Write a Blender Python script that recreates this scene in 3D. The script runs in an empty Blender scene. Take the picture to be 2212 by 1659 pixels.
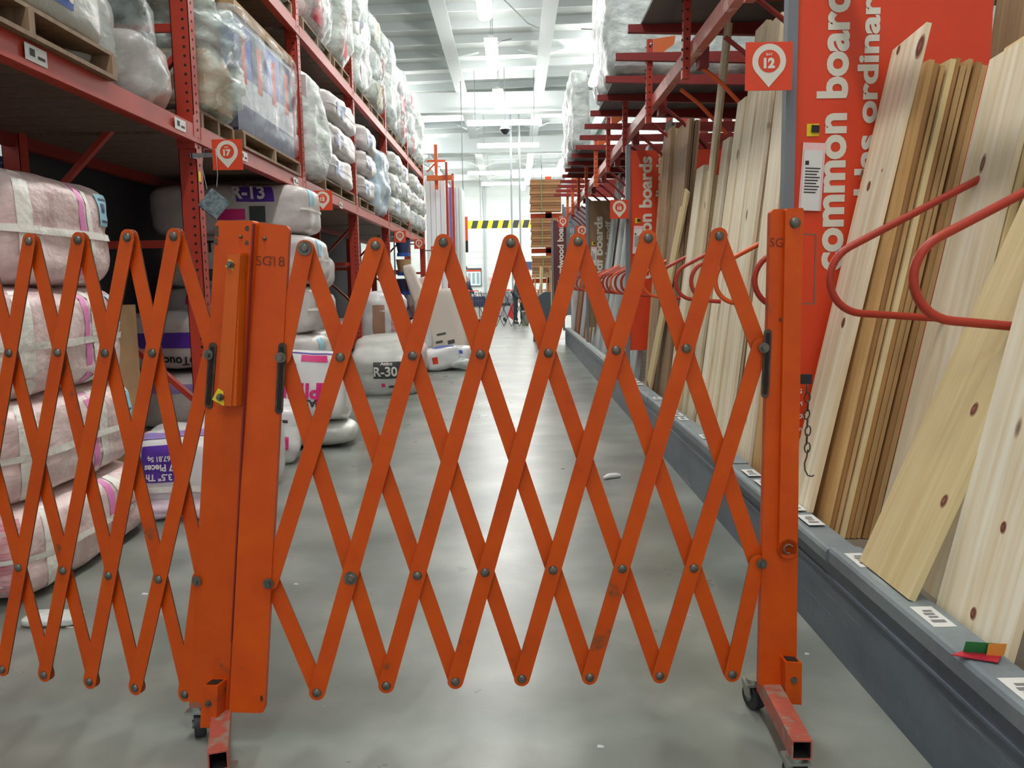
import bpy, math, random
from mathutils import Vector, Matrix, noise
random.seed(7)
# ---------------------------------------------------------------- camera
W, H, F = 2212.0, 1659.0, 1800.0
CH = 1.20
VP = (1110.0, 615.0); ROLL = 0.0155
dY = Vector(((VP[0]-W/2)/F, (H/2-VP[1])/F, -1.0)).normalized()
dZ = Vector((-ROLL, 1.0, 0.0)); dZ = (dZ - dZ.dot(dY)*dY).normalized()
dX = dY.cross(dZ)
RC = Matrix((dX, dY, dZ))          # rows = world axes in camera space = camera -> world
cam_data = bpy.data.cameras.new('camera')
cam = bpy.data.objects.new('camera', cam_data)
bpy.context.scene.collection.objects.link(cam)
cam_data.sensor_width = 36.0; cam_data.lens = 36.0*F/W
cam_data.clip_start = 0.05; cam_data.clip_end = 300
cam.matrix_world = Matrix.Translation((0, 0, CH)) @ RC.to_4x4()
sc = bpy.context.scene; sc.camera = cam
sc.view_settings.view_transform = 'Standard'; sc.view_settings.look = 'None'
sc.view_settings.gamma = 1.0; sc.view_settings.use_curve_mapping = False
sc.view_settings.exposure = 0.30
LAMP = 24.0           # radiance of the ceiling tubes
# ---------------------------------------------------------------- world (even ambient fill, added; enters where the shell is left open)
wd = bpy.data.worlds.new('world'); sc.world = wd; wd.use_nodes = True
wd.node_tree.nodes['Background'].inputs[0].default_value = (0.88, 0.95, 1.0, 1)
wd.node_tree.nodes['Background'].inputs[1].default_value = 0.62
C = sc.collection

def ray(u, v):
    return RC @ Vector(((u-W/2)/F, (H/2-v)/F, -1.0))
O = Vector((0, 0, CH))
def atY(u, v, y):
    d = ray(u, v); return O + d*(y/d.y)
def atX(u, v, x):
    d = ray(u, v); return O + d*(x/d.x)
def atZ(u, v, z=0.0):
    d = ray(u, v); return O + d*((z-CH)/d.z)
def atP(u, v, x0, y0, m):          # vertical plane y = y0 + m (x-x0)
    d = ray(u, v); t = (y0 - m*x0)/(d.y - m*d.x); return O + d*t
# ---------------------------------------------------------------- materials
MATS = {}
def nd(t, ty, **k):
    n = t.nodes.new(ty)
    for a, b in k.items(): setattr(n, a, b)
    return n
def base(name):
    m = bpy.data.materials.new(name); m.use_nodes = True
    t = m.node_tree; b = t.nodes['Principled BSDF']; return m, t, b
def mapped(t, scale, rnd=True):
    tc = nd(t, 'ShaderNodeTexCoord'); mp = nd(t, 'ShaderNodeMapping')
    mp.inputs['Scale'].default_value = scale
    t.links.new(tc.outputs['Object'], mp.inputs['Vector'])
    if rnd:
        oi = nd(t, 'ShaderNodeObjectInfo'); mu = nd(t, 'ShaderNodeMath', operation='MULTIPLY'); mu.inputs[1].default_value = 37.0
        t.links.new(oi.outputs['Random'], mu.inputs[0]); t.links.new(mu.outputs[0], mp.inputs['Location'])
    return mp
def ramp(t, fac, stops):
    r = nd(t, 'ShaderNodeValToRGB'); e = r.color_ramp.elements
    while len(e) > 1: e.remove(e[-1])
    e[0].position = stops[0][0]; e[0].color = (*stops[0][1], 1)
    for p, c in stops[1:]:
        x = e.new(p); x.color = (*c, 1)
    t.links.new(fac, r.inputs[0]); return r
def s2l(c):
    return tuple(((x/255)/12.92 if x/255 <= .04045 else ((x/255+.055)/1.055)**2.4) for x in c)
def mat(name, col, rough=.5, metal=0., col2=None, scale=(8, 8, 8), lo=.4, hi=.65, bump=0., bscale=None, alpha=1., detail=5):
    if name in MATS: return MATS[name]
    m, t, b = base(name); MATS[name] = m
    c1 = s2l(col); b.inputs['Base Color'].default_value = (*c1, 1)
    b.inputs['Roughness'].default_value = rough; b.inputs['Metallic'].default_value = metal
    if col2 or bump:
        n = nd(t, 'ShaderNodeTexNoise'); n.inputs['Scale'].default_value = 1.0; n.inputs['Detail'].default_value = detail
        t.links.new(mapped(t, scale).outputs[0], n.inputs['Vector'])
    if col2:
        r = ramp(t, n.outputs['Fac'], [(lo, c1), (hi, s2l(col2))]); t.links.new(r.outputs[0], b.inputs['Base Color'])
    if bump:
        if bscale:
            n = nd(t, 'ShaderNodeTexNoise'); n.inputs['Scale'].default_value = 1.0; n.inputs['Detail'].default_value = 4
            t.links.new(mapped(t, bscale).outputs[0], n.inputs['Vector'])
        bp = nd(t, 'ShaderNodeBump'); bp.inputs['Strength'].default_value = bump; bp.inputs['Distance'].default_value = .02
        t.links.new(n.outputs['Fac'], bp.inputs['Height']); t.links.new(bp.outputs[0], b.inputs['Normal'])
    if alpha < 1: b.inputs['Alpha'].default_value = alpha
    return m
def emit(name, col, k):
    if name in MATS: return MATS[name]
    m, t, b = base(name); MATS[name] = m
    b.inputs['Base Color'].default_value = (*col, 1); b.inputs['Emission Color'].default_value = (*col, 1)
    b.inputs['Emission Strength'].default_value = k; return m
def wood(name, ca, cb, knot=True, rough=.6, knotcol=(110, 62, 48)):
    if name in MATS: return MATS[name]
    m, t, b = base(name); MATS[name] = m
    b.inputs['Roughness'].default_value = rough
    n = nd(t, 'ShaderNodeTexNoise'); n.inputs['Scale'].default_value = 1.; n.inputs['Detail'].default_value = 6
    n.inputs['Distortion'].default_value = .6
    t.links.new(mapped(t, (26, 26, 1.1)).outputs[0], n.inputs['Vector'])
    r = ramp(t, n.outputs['Fac'], [(.38, s2l(ca)), (.66, s2l(cb))])
    out = r.outputs[0]
    # per-board tint
    oi = nd(t, 'ShaderNodeObjectInfo'); hs = nd(t, 'ShaderNodeHueSaturation'); mr = nd(t, 'ShaderNodeMapRange')
    mr.inputs['To Min'].default_value = .80; mr.inputs['To Max'].default_value = 1.10
    t.links.new(oi.outputs['Random'], mr.inputs['Value']); t.links.new(mr.outputs[0], hs.inputs['Value'])
    t.links.new(out, hs.inputs['Color']); out = hs.outputs[0]
    if knot:
        v = nd(t, 'ShaderNodeTexVoronoi'); v.inputs['Scale'].default_value = 1.
        t.links.new(mapped(t, (.02, 5.2, 2.3)).outputs[0], v.inputs['Vector'])
        k = ramp(t, v.outputs['Distance'], [(.0, (.7, .7, .7)), (.05, (1, 1, 1)), (.07, (.6, .6, .6)), (.09, (0, 0, 0))])
        mx = nd(t, 'ShaderNodeMix', data_type='RGBA'); t.links.new(k.outputs[0], mx.inputs['Factor'])
        t.links.new(out, mx.inputs['A']); mx.inputs['B'].default_value = (*s2l(knotcol), 1); out = mx.outputs['Result']
    t.links.new(out, b.inputs['Base Color']); return m
def worn(name, col, chip=(120, 110, 100), lo=.64, rough=.42, scale=7., col2=None):
    """painted metal with grime patches of its own"""
    if name in MATS: return MATS[name]
    m, t, b = base(name); MATS[name] = m
    mp = mapped(t, (scale,)*3)
    n = nd(t, 'ShaderNodeTexNoise'); n.inputs['Scale'].default_value = 1.; n.inputs['Detail'].default_value = 9; n.inputs['Roughness'].default_value = .62
    t.links.new(mp.outputs[0], n.inputs['Vector'])
    c2 = col2 or tuple(int(x*.9) for x in col)
    r = ramp(t, n.outputs['Fac'], [(.3, s2l(col)), (lo-.03, s2l(c2)), (lo+.03, s2l(chip))])
    t.links.new(r.outputs[0], b.inputs['Base Color']); b.inputs['Roughness'].default_value = rough; b.inputs['Specular IOR Level'].default_value = .3
    n2 = nd(t, 'ShaderNodeTexNoise'); n2.inputs['Scale'].default_value = 160.
    t.links.new(mp.outputs[0], n2.inputs['Vector']); bp = nd(t, 'ShaderNodeBump'); bp.inputs['Strength'].default_value = .05
    t.links.new(n2.outputs['Fac'], bp.inputs['Height']); t.links.new(bp.outputs[0], b.inputs['Normal'])
    return m
def film(name, col, alpha, bump=.9, sc_=7., rough=.16):
    if name in MATS: return MATS[name]
    m = mat(name, col, rough, bump=bump, scale=(sc_, sc_, sc_*1.8), alpha=1.0, col2=tuple(min(255, x+22) for x in col), detail=7)
    t = m.node_tree; b = t.nodes['Principled BSDF']
    n = nd(t, 'ShaderNodeTexNoise'); n.inputs['Scale'].default_value = 1.; n.inputs['Detail'].default_value = 6
    t.links.new(mapped(t, (5, 5, 9)).outputs[0], n.inputs['Vector'])
    mr = nd(t, 'ShaderNodeMapRange'); mr.inputs['From Min'].default_value = .35; mr.inputs['From Max'].default_value = .7
    mr.inputs['To Min'].default_value = max(0, alpha-.3); mr.inputs['To Max'].default_value = min(1, alpha+.35)
    t.links.new(n.outputs['Fac'], mr.inputs['Value']); t.links.new(mr.outputs[0], b.inputs['Alpha'])
    return m
# ---------------------------------------------------------------- geometry builder
class G:
    def __init__(s): s.v = []; s.f = []; s.sm = []; s.mi = []; s.cur = 0
    def add(s, vs, fs, smooth=False):
        o = len(s.v); s.v += [Vector(v) for v in vs]
        for f in fs: s.f.append([i+o for i in f]); s.sm.append(smooth); s.mi.append(s.cur)
        return s
    def box(s, x0, x1, y0, y1, z0, z1, M=None):
        vs = [Vector((x, y, z)) for x in (x0, x1) for y in (y0, y1) for z in (z0, z1)]
        if M: vs = [M @ v for v in vs]
        return s.add(vs, [(0, 1, 3, 2), (4, 6, 7, 5), (0, 4, 5, 1), (2, 3, 7, 6), (0, 2, 6, 4), (1, 5, 7, 3)])
    def hexa(s, a, b):             # two quads (4 points each) -> solid
        return s.add(list(a)+list(b), [(0, 1, 2, 3), (7, 6, 5, 4), (0, 4, 5, 1), (1, 5, 6, 2), (2, 6, 7, 3), (3, 7, 4, 0)])
    def bar(s, p, q, w, t, up=None):   # rectangular bar
        p = Vector(p); q = Vector(q); d = (q-p).normalized()
        up = Vector(up) if up else (Vector((0, 0, 1)) if abs(d.z) < .9 else Vector((0, 1, 0)))
        a = d.cross(up).normalized()*w/2; b = d.cross(a).normalized()*t/2
        return s.hexa([p-a-b, p+a-b, p+a+b, p-a+b], [q-a-b, q+a-b, q+a+b, q-a+b])
    def cyl(s, p, q, r, n=12, r2=None, cap=True):
        p = Vector(p); q = Vector(q); d = (q-p).normalized(); r2 = r if r2 is None else r2
        up = Vector((0, 0, 1)) if abs(d.z) < .9 else Vector((1, 0, 0))
        a = d.cross(up).normalized(); b = d.cross(a)
        c = [(math.cos(2*math.pi*i/n), math.sin(2*math.pi*i/n)) for i in range(n)]
        vs = [p+(a*x+b*y)*r for x, y in c]+[q+(a*x+b*y)*r2 for x, y in c]
        s.add(vs, [(i, (i+1) % n, n+(i+1) % n, n+i) for i in range(n)], True)
        if cap: s.add(vs, [list(range(n))[::-1], list(range(n, 2*n))])
        return s
    def tube(s, pts, r, n=10, cap=True):
        pts = [Vector(p) for p in pts]; rings = []; a = None
        for i, p in enumerate(pts):
            d = (pts[min(i+1, len(pts)-1)]-pts[max(i-1, 0)]).normalized()
            if a is None: a = d.cross(Vector((0, 0, 1)) if abs(d.z) < .9 else Vector((1, 0, 0))).normalized()
            else: a = (a-a.dot(d)*d).normalized()
            b = d.cross(a); rr = r[i] if isinstance(r, (list, tuple)) else r
            rings.append([p+(a*math.cos(2*math.pi*k/n)+b*math.sin(2*math.pi*k/n))*rr for k in range(n)])
        vs = [v for ring in rings for v in ring]
        s.add(vs, [(i*n+k, i*n+(k+1) % n, (i+1)*n+(k+1) % n, (i+1)*n+k) for i in range(len(pts)-1) for k in range(n)], True)
        if cap: s.add(rings[0], [list(range(n))[::-1]]); s.add(rings[-1], [list(range(n))])
        return s
    def prism(s, poly, d):             # polygon of 3D points extruded by vector d
        n = len(poly); poly = [Vector(p) for p in poly]; d = Vector(d)
        return s.add(poly+[p+d for p in poly], [list(range(n))[::-1], list(range(n, 2*n))]+[(i, (i+1) % n, n+(i+1) % n, n+i) for i in range(n)])
    def dome(s, c, d, r, h, n=10):
        c = Vector(c); d = Vector(d).normalized(); a = d.cross(Vector((0, 0, 1)) if abs(d.z) < .9 else Vector((1, 0, 0))).normalized(); b = d.cross(a)
        vs = []
        for k in range(4):
            t = k*math.pi/2/4
            vs += [c+d*h*math.sin(t)+(a*math.cos(2*math.pi*i/n)+b*math.sin(2*math.pi*i/n))*r*math.cos(t) for i in range(n)]
        vs.append(c+d*h)
        fs = [(k*n+i, k*n+(i+1) % n, (k+1)*n+(i+1) % n, (k+1)*n+i) for k in range(3) for i in range(n)]
        fs += [(3*n+i, 3*n+(i+1) % n, 4*n) for i in range(n)]
        return s.add(vs, fs, True)
    def build(s, name, m, parent=None, origin=None):
        me = bpy.data.meshes.new(name)
        o = Vector(origin) if origin is not None else Vector((0, 0, 0))
        me.from_pydata([v-o for v in s.v], [], s.f); me.polygons.foreach_set('use_smooth', s.sm)
        for x in (m if isinstance(m, (list, tuple)) else [m]): me.materials.append(x)
        if any(s.mi): me.polygons.foreach_set('material_index', s.mi)
        me.update()
        import bmesh
        bm = bmesh.new(); bm.from_mesh(me); bmesh.ops.recalc_face_normals(bm, faces=bm.faces); bm.to_mesh(me); bm.free()
        ob = bpy.data.objects.new(name, me); C.objects.link(ob)
        if parent: ob.parent = parent
        ob.location = o
        return ob
def tag(o, label=None, cat=None, group=None, kind=None):
    if label: o['label'] = label
    if cat: o['category'] = cat
    if group: o['group'] = group
    if kind: o['kind'] = kind
    return o
def empty(name, label, cat, loc=(0, 0, 0), rot=(0, 0, 0), group=None):
    o = bpy.data.objects.new(name, None); C.objects.link(o); o.location = loc; o.rotation_euler = rot
    o.empty_display_size = .1
    return tag(o, label, cat, group)
def struct(name, g, m): return tag(g.build(name, m), kind='structure')
ORD = ['first', 'second', 'third', 'fourth', 'fifth', 'sixth', 'seventh', 'eighth', 'ninth', 'tenth', 'eleventh', 'twelfth', 'thirteenth', 'fourteenth', 'fifteenth', 'sixteenth', 'seventeenth', 'eighteenth', 'nineteenth', 'twentieth']
# text --------------------------------------------------------------
TC = {}
def text2d(s, bold=0.0, spacing=1.0):
    k = (s, bold, spacing)
    if k in TC: return TC[k]
    cu = bpy.data.curves.new('t', 'FONT'); cu.body = s; cu.size = 1.0; cu.offset = bold; cu.space_character = spacing
    cu.resolution_u = 4; cu.fill_mode = 'BOTH'
    ob = bpy.data.objects.new('t', cu); C.objects.link(ob)
    bpy.context.view_layer.update()
    me = ob.to_mesh(); vs = [v.co.copy() for v in me.vertices]; fs = [list(p.vertices) for p in me.polygons]
    ob.to_mesh_clear(); bpy.data.objects.remove(ob); bpy.data.curves.remove(cu)
    xs = [v.x for v in vs]; ys = [v.y for v in vs]
    x0, x1, y0, y1 = min(xs), max(xs), min(ys), max(ys)
    vs = [(v.x-x0, v.y-y0) for v in vs]
    TC[k] = (vs, fs, x1-x0, y1-y0); return TC[k]
def lettering(name, s, origin, right, up, height=None, width=None, m=None, parent=None, bold=.02, flat=True, spacing=1.0, thick=.001, center=False):
    """text whose lower left corner sits at origin, running along right, standing along up"""
    vs, fs, w, h = text2d(s, bold, spacing)
    right = Vector(right).normalized(); up = Vector(up).normalized(); n = right.cross(up)
    ky = (height/h) if height else (width/w); kx = (width/w) if width else ky
    o = Vector(origin)
    if center: o = o-right*w*kx/2-up*h*ky/2
    g = G(); g.add([o+right*x*kx+up*y*ky+n*thick for x, y in vs], fs)
    me = bpy.data.meshes.new(name); me.from_pydata(g.v, [], g.f); me.materials.append(m); me.update()
    ob = bpy.data.objects.new(name, me); C.objects.link(ob)
    if parent: ob.parent = parent
    return ob
# bags --------------------------------------------------------------
def bagp(dim, p, seed, n=5., amp=.02, fr=5.):
    a, b, c = p; k = (abs(a)**n+abs(b)**n+abs(c)**n)**(1/n); q = Vector((a, b, c))/max(k, 1e-6)
    s = Vector((q.x*dim[0]/2, q.y*dim[1]/2, q.z*dim[2]/2))
    d = noise.noise(s*fr+Vector((seed*3.1, seed*1.7, seed*.9)))*amp
    d += noise.noise(Vector((s.x*fr*1.2, s.y*fr*1.2, s.z*fr*3.5))+Vector((seed, 9, 3)))*amp*.45
    e = Vector((s.x/dim[0], s.y/dim[1], s.z/dim[2])).normalized()
    return s+e*d
FACES = {'-Y': lambda u, v: (u, -1, v), '+Y': lambda u, v: (-u, 1, v), '+X': lambda u, v: (1, u, v), '-X': lambda u, v: (-1, -u, v), '+Z': lambda u, v: (u, v, 1), '-Z': lambda u, v: (u, -v, -1)}
FU = {'-Y': (0, 2), '+Y': (0, 2), '+X': (1, 2), '-X': (1, 2), '+Z': (0, 1), '-Z': (0, 1)}
def bag_patch(g, dim, face, u0, u1, v0, v1, seed, off=.004, n=(10, 6), N=5., amp=.02, fr=5.):
    fn = FACES[face]; vs = []
    for j in range(n[1]+1):
        for i in range(n[0]+1):
            u = u0+(u1-u0)*i/n[0]; v = v0+(v1-v0)*j/n[1]
            p = bagp(dim, fn(u, v), seed, N, amp, fr); q = p+Vector((p.x/dim[0]**2, p.y/dim[1]**2, p.z/dim[2]**2)).normalized()*off
            vs.append(q)
    w = n[0]+1
    g.add(vs, [(j*w+i, j*w+i+1, (j+1)*w+i+1, (j+1)*w+i) for j in range(n[1]) for i in range(n[0])], True)
def bag_text(name, s, dim, face, uc, vc, h, seed, m, parent, flip=False, bold=.03, off=.016, width=None, N=5., amp=.02, fr=5.):
    vs, fs, w, hh = text2d(s, bold); k = h/hh; kx = width/w if width else k; ax = FU[face]; fn = FACES[face]; out = []
    for x, y in vs:
        dx = (x-w/2)*kx; dy = (y-hh/2)*k
        if flip: dx = -dx; dy = -dy
        u = uc+dx/(dim[ax[0]]/2); v = vc+dy/(dim[ax[1]]/2)
        p = bagp(dim, fn(max(-1, min(1, u)), max(-1, min(1, v))), seed, N, amp, fr)
        out.append(p+Vector((p.x/dim[0]**2, p.y/dim[1]**2, p.z/dim[2]**2)).normalized()*off)
    me = bpy.data.meshes.new(name); me.from_pydata(out, [], fs); me.materials.append(m); me.update()
    ob = bpy.data.objects.new(name, me); C.objects.link(ob); ob.parent = parent; return ob
def bag_body(dim, seed, res=12, N=5., amp=.02, fr=5.):
    g = G(); 
    for f in FACES: bag_patch(g, dim, f, -1, 1, -1, 1, seed, 0, (res, res), N, amp, fr)
    return g
def weld(ob, d=.0005):
    import bmesh
    bm = bmesh.new(); bm.from_mesh(ob.data); bmesh.ops.remove_doubles(bm, verts=bm.verts, dist=d)
    bmesh.ops.recalc_face_normals(bm, faces=bm.faces); bm.to_mesh(ob.data); bm.free(); return ob
def bag(name, label, cat, loc, dim, rot=(0, 0, 0), m=None, seed=1, marks=(), N=5., amp=.02, fr=5., res=12, group=None):
    """marks: ('label'|part name, face, u0,u1,v0,v1, material) or ('text', face, string, uc, vc, h, material, flip)"""
    r = empty(name, label, cat, loc, rot, group)
    weld(bag_body(dim, seed, res, N, amp, fr).build('wrapper', m, r))
    for k in marks:
        if k[0] == 'text': bag_text('lettering', k[2], dim, k[1], k[3], k[4], k[5], seed, k[6], r, k[7], N=N, amp=amp, fr=fr)
        else:
            g = G(); bag_patch(g, dim, k[1], *k[2:6], seed, k[7] if len(k) > 7 else .004, (12, 8), N, amp, fr); g.build(k[0], k[6], r)
    return r
# ---------------------------------------------------------------- palette
M_orange = worn('gate_orange_paint', (212, 84, 8), (126, 74, 40), .67, .46, 7.5, (198, 72, 6))
M_orangeL = worn('gate_latch_paint', (216, 96, 24), (190, 120, 60), .8, .38, 9)
M_pinkleg = worn('worn_leg_paint', (190, 96, 78), (150, 128, 112), .55, .5, 16)
M_bolt = mat('bolt_steel', (92, 90, 82), .4, .6, col2=(122, 118, 106), scale=(60, 60, 60))
M_dark = mat('hollow_shade', (26, 22, 20), .8)  # near-black standing in for shade inside slots, holes and tube ends
M_grime = mat('grimy_steel', (88, 72, 58), .55, .3, col2=(58, 46, 36), scale=(30, 30, 30))
M_rust = mat('bare_edge', (120, 92, 72), .55, .2)
M_rubber = mat('caster_rubber', (44, 45, 46), .6)
M_zinc = mat('zinc_plate', (168, 172, 165), .32, .8)
M_yellow = mat('yellow_tag', (226, 200, 30), .5)
M_ink = mat('marker_ink', (96, 40, 20), .6)
M_black = mat('black_print', (30, 28, 30), .6)
M_red = worn('rack_red_paint', (178, 62, 44), (120, 70, 60), .72, .38, 5, (165, 56, 42))
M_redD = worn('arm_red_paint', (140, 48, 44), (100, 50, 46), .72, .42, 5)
M_beamP = worn('faded_beam_paint', (204, 128, 116), (222, 178, 168), .60, .32, 4, (190, 108, 98))
M_org2 = mat('bright_orange_paint', (222, 92, 36), .4)
M_gus = mat('gusset_orange', (206, 100, 40), .45)
M_sign = mat('sign_orange', (214, 62, 18), .5)
M_signw = mat('sign_cream', (216, 212, 196), .5)
M_white = mat('white_print', (228, 226, 220), .55)
M_lab = mat('label_paper', (218, 219, 216), .5)
M_pine = wood('pine', (230, 212, 174), (248, 240, 218))
M_pineY = wood('yellow_pine', (218, 194, 140), (234, 214, 166))
M_tan = wood('tan_edge_wood', (192, 150, 94), (218, 180, 124), knot=False)
M_tanD = wood('dark_edge_wood', (150, 106, 60), (186, 142, 88), knot=False)
M_grayw = wood('weathered_board', (158, 128, 98), (188, 158, 122))
M_cedar = wood('brown_board', (142, 92, 66), (168, 112, 82), knot=False)
M_primed = wood('primed_board', (188, 196, 196), (206, 212, 210), knot=False)
M_plank = wood('deck_plank', (128, 106, 90), (108, 90, 76), knot=False)
M_pal = wood('pallet_wood', (150, 122, 92), (126, 100, 74), knot=False)
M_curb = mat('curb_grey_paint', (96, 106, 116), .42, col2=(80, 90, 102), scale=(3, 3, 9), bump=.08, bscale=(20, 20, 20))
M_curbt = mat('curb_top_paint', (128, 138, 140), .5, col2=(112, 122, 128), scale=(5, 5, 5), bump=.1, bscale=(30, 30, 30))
def scratched(m, col, scale, lo, hi):
    t = m.node_tree; b = t.nodes['Principled BSDF']; src = b.inputs['Base Color'].links[0].from_socket
    n = nd(t, 'ShaderNodeTexNoise'); n.inputs['Scale'].default_value = 1.; n.inputs['Detail'].default_value = 8; n.inputs['Roughness'].default_value = .7
    t.links.new(mapped(t, scale).outputs[0], n.inputs['Vector']); r = ramp(t, n.outputs['Fac'], [(lo, (0, 0, 0)), (hi, (.8, .8, .8))])
    mx = nd(t, 'ShaderNodeMix', data_type='RGBA'); t.links.new(r.outputs[0], mx.inputs['Factor']); t.links.new(src, mx.inputs['A'])
    mx.inputs['B'].default_value = (*s2l(col), 1); t.links.new(mx.outputs['Result'], b.inputs['Base Color'])
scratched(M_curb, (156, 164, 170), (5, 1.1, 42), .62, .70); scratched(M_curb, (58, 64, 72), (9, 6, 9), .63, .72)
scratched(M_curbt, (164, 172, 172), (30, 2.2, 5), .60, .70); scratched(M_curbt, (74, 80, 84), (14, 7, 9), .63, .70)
M_pinkbag = mat('pink_translucent_wrap', (230, 210, 206), .3, col2=(208, 178, 176), scale=(3, 9, 3), bump=.35, bscale=(6, 22, 30), lo=.38, hi=.62)
M_pinkD = mat('pink_fibre_end', (206, 130, 140), .45, col2=(232, 190, 190), scale=(6, 10, 14), bump=.5, bscale=(12, 12, 40))
M_faint = mat('faint_lilac_print', (170, 168, 190), .4)
M_faintb = mat('faint_blue_print', (150, 166, 196), .4)
M_wbag = mat('white_bag_plastic', (206, 200, 196), .3, col2=(188, 178, 176), scale=(4, 4, 5), bump=.3, bscale=(9, 9, 14))
M_gbag = mat('grey_bag_plastic', (182, 184, 178), .3, col2=(204, 206, 198), scale=(4, 4, 5), bump=.4, bscale=(9, 9, 16))
M_cbag = mat('clean_white_bag', (226, 226, 226), .24, col2=(210, 208, 210), scale=(3, 3, 3), bump=.2, bscale=(7, 7, 9))
M_seam = mat('white_seam_plastic', (232, 230, 222), .3, bump=.5, scale=(20, 20, 20))
M_magenta = mat('magenta_print', (216, 40, 120), .4)
M_pinkst = mat('pink_stripe_print', (226, 130, 190), .4)
M_cyan = mat('blue_label', (150, 205, 224), .45)
M_purple = mat('purple_print', (86, 48, 158), .4)
M_lilac = mat('lilac_print', (150, 130, 190), .4)
M_blue = mat('blue_print', (52, 92, 176), .4)
M_navy = mat('navy_print', (56, 66, 100), .45)
M_card = mat('cardboard', (186, 150, 108), .75, col2=(170, 136, 98), scale=(6, 6, 6))
M_charc = mat('charcoal_print', (70, 74, 72), .5)
M_redp = mat('red_print', (196, 36, 56), .45)
M_film = film('stretch_film', (200, 214, 206), .42)
M_film2 = film('dense_stretch_film', (206, 216, 210), .78, bump=1.0, sc_=9)
M_film3 = film('clear_drape_film', (186, 200, 198), .38, bump=.7, sc_=5)
M_film4 = film('thin_clear_film', (190, 202, 206), .16, bump=.6, sc_=5)
# ================================================================ SETTING
CEIL = 7.4; EW = 50.0; XL = -15.0; XR = 3.5
def floor_mat():
    m, t, b = base('polished_concrete'); mp = mapped(t, (1, 1, 1), False)
    def ns(s, d=6):
        n = nd(t, 'ShaderNodeTexNoise'); n.inputs['Scale'].default_value = s; n.inputs['Detail'].default_value = d
        t.links.new(mp.outputs[0], n.inputs['Vector']); return n
    r = ramp(t, ns(1.9, 12).outputs['Fac'], [(.3, s2l((100, 105, 98))), (.5, s2l((122, 127, 119))), (.7, s2l((150, 153, 145)))])
    # saw-cut joints every 6.4 m
    sx = nd(t, 'ShaderNodeSeparateXYZ'); t.links.new(mp.outputs[0], sx.inputs[0])
    def line(src, off, step, w):
        a = nd(t, 'ShaderNodeMath', operation='ADD'); a.inputs[1].default_value = off; t.links.new(src, a.inputs[0])
        f = nd(t, 'ShaderNodeMath', operation='PINGPONG'); f.inputs[1].default_value = step/2; t.links.new(a.outputs[0], f.inputs[0])
        l = nd(t, 'ShaderNodeMath', operation='LESS_THAN'); l.inputs[1].default_value = w; t.links.new(f.outputs[0], l.inputs[0]); return l
    l = line(sx.outputs['Y'], -6.55, 6.4, .006)
    mx = nd(t, 'ShaderNodeMix', data_type='RGBA'); mx.inputs['B'].default_value = (*s2l((84, 88, 84)), 1)
    t.links.new(l.outputs[0], mx.inputs['Factor']); t.links.new(r.outputs[0], mx.inputs['A'])
    # pale scuffs
    sp = nd(t, 'ShaderNodeTexVoronoi', feature='F1'); sp.inputs['Scale'].default_value = 9.; t.links.new(mp.outputs[0], sp.inputs['Vector'])
    rs = ramp(t, sp.outputs['Distance'], [(0, (.8, .8, .8)), (.035, (0, 0, 0))])
    mx2 = nd(t, 'ShaderNodeMix', data_type='RGBA'); mx2.inputs['B'].default_value = (*s2l((186, 188, 182)), 1)
    t.links.new(rs.outputs[0], mx2.inputs['Factor']); t.links.new(mx.outputs['Result'], mx2.inputs['A'])
    t.links.new(mx2.outputs['Result'], b.inputs['Base Color'])
    mr = nd(t, 'ShaderNodeMapRange'); mr.inputs['To Min'].default_value = .22; mr.inputs['To Max'].default_value = .38
    t.links.new(ns(2.3, 7).outputs['Fac'], mr.inputs['Value']); t.links.new(mr.outputs[0], b.inputs['Roughness'])
    bp = nd(t, 'ShaderNodeBump'); bp.inputs['Strength'].default_value = .04; bp.inputs['Distance'].default_value = .01
    t.links.new(ns(26, 4).outputs['Fac'], bp.inputs['Height']); t.links.new(bp.outputs[0], b.inputs['Normal'])
    b.inputs['Specular IOR Level'].default_value = .6
    return m
struct('floor', G().box(XL, 14, -6, EW, -.12, 0), floor_mat())
M_wallw = mat('painted_block_wall', (222, 228, 226), .7, col2=(212, 219, 218), scale=(1, 1, 1))
M_ceil = mat('roof_deck_white', (206, 212, 210), .65, col2=(186, 192, 188), scale=(.25, .4, .3), lo=.4, hi=.6)
M_steelw = mat('white_painted_steel', (214, 220, 220), .5)
M_steelg = mat('grey_conduit', (120, 126, 130), .45, .3)
# end wall with block courses
g = G().box(XL, 14, EW, EW+.3, 0, CEIL+.6); struct('wall_far', g, M_wallw)
g = G()
for k in range(1, 19): g.box(XL+.1, 13.9, EW-.012, EW-.001, k*.4-.004, k*.4+.004)
struct('trim_1', g, mat('wall_joint', (196, 204, 202), .8))
struct('wall_left', G().box(XL-.3, XL, -6, EW, 0, CEIL+.6), M_wallw)
struct('wall_right', G().box(XR, XR+.25, 0.5, EW, 0, CEIL+.6), M_wallw)
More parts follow.
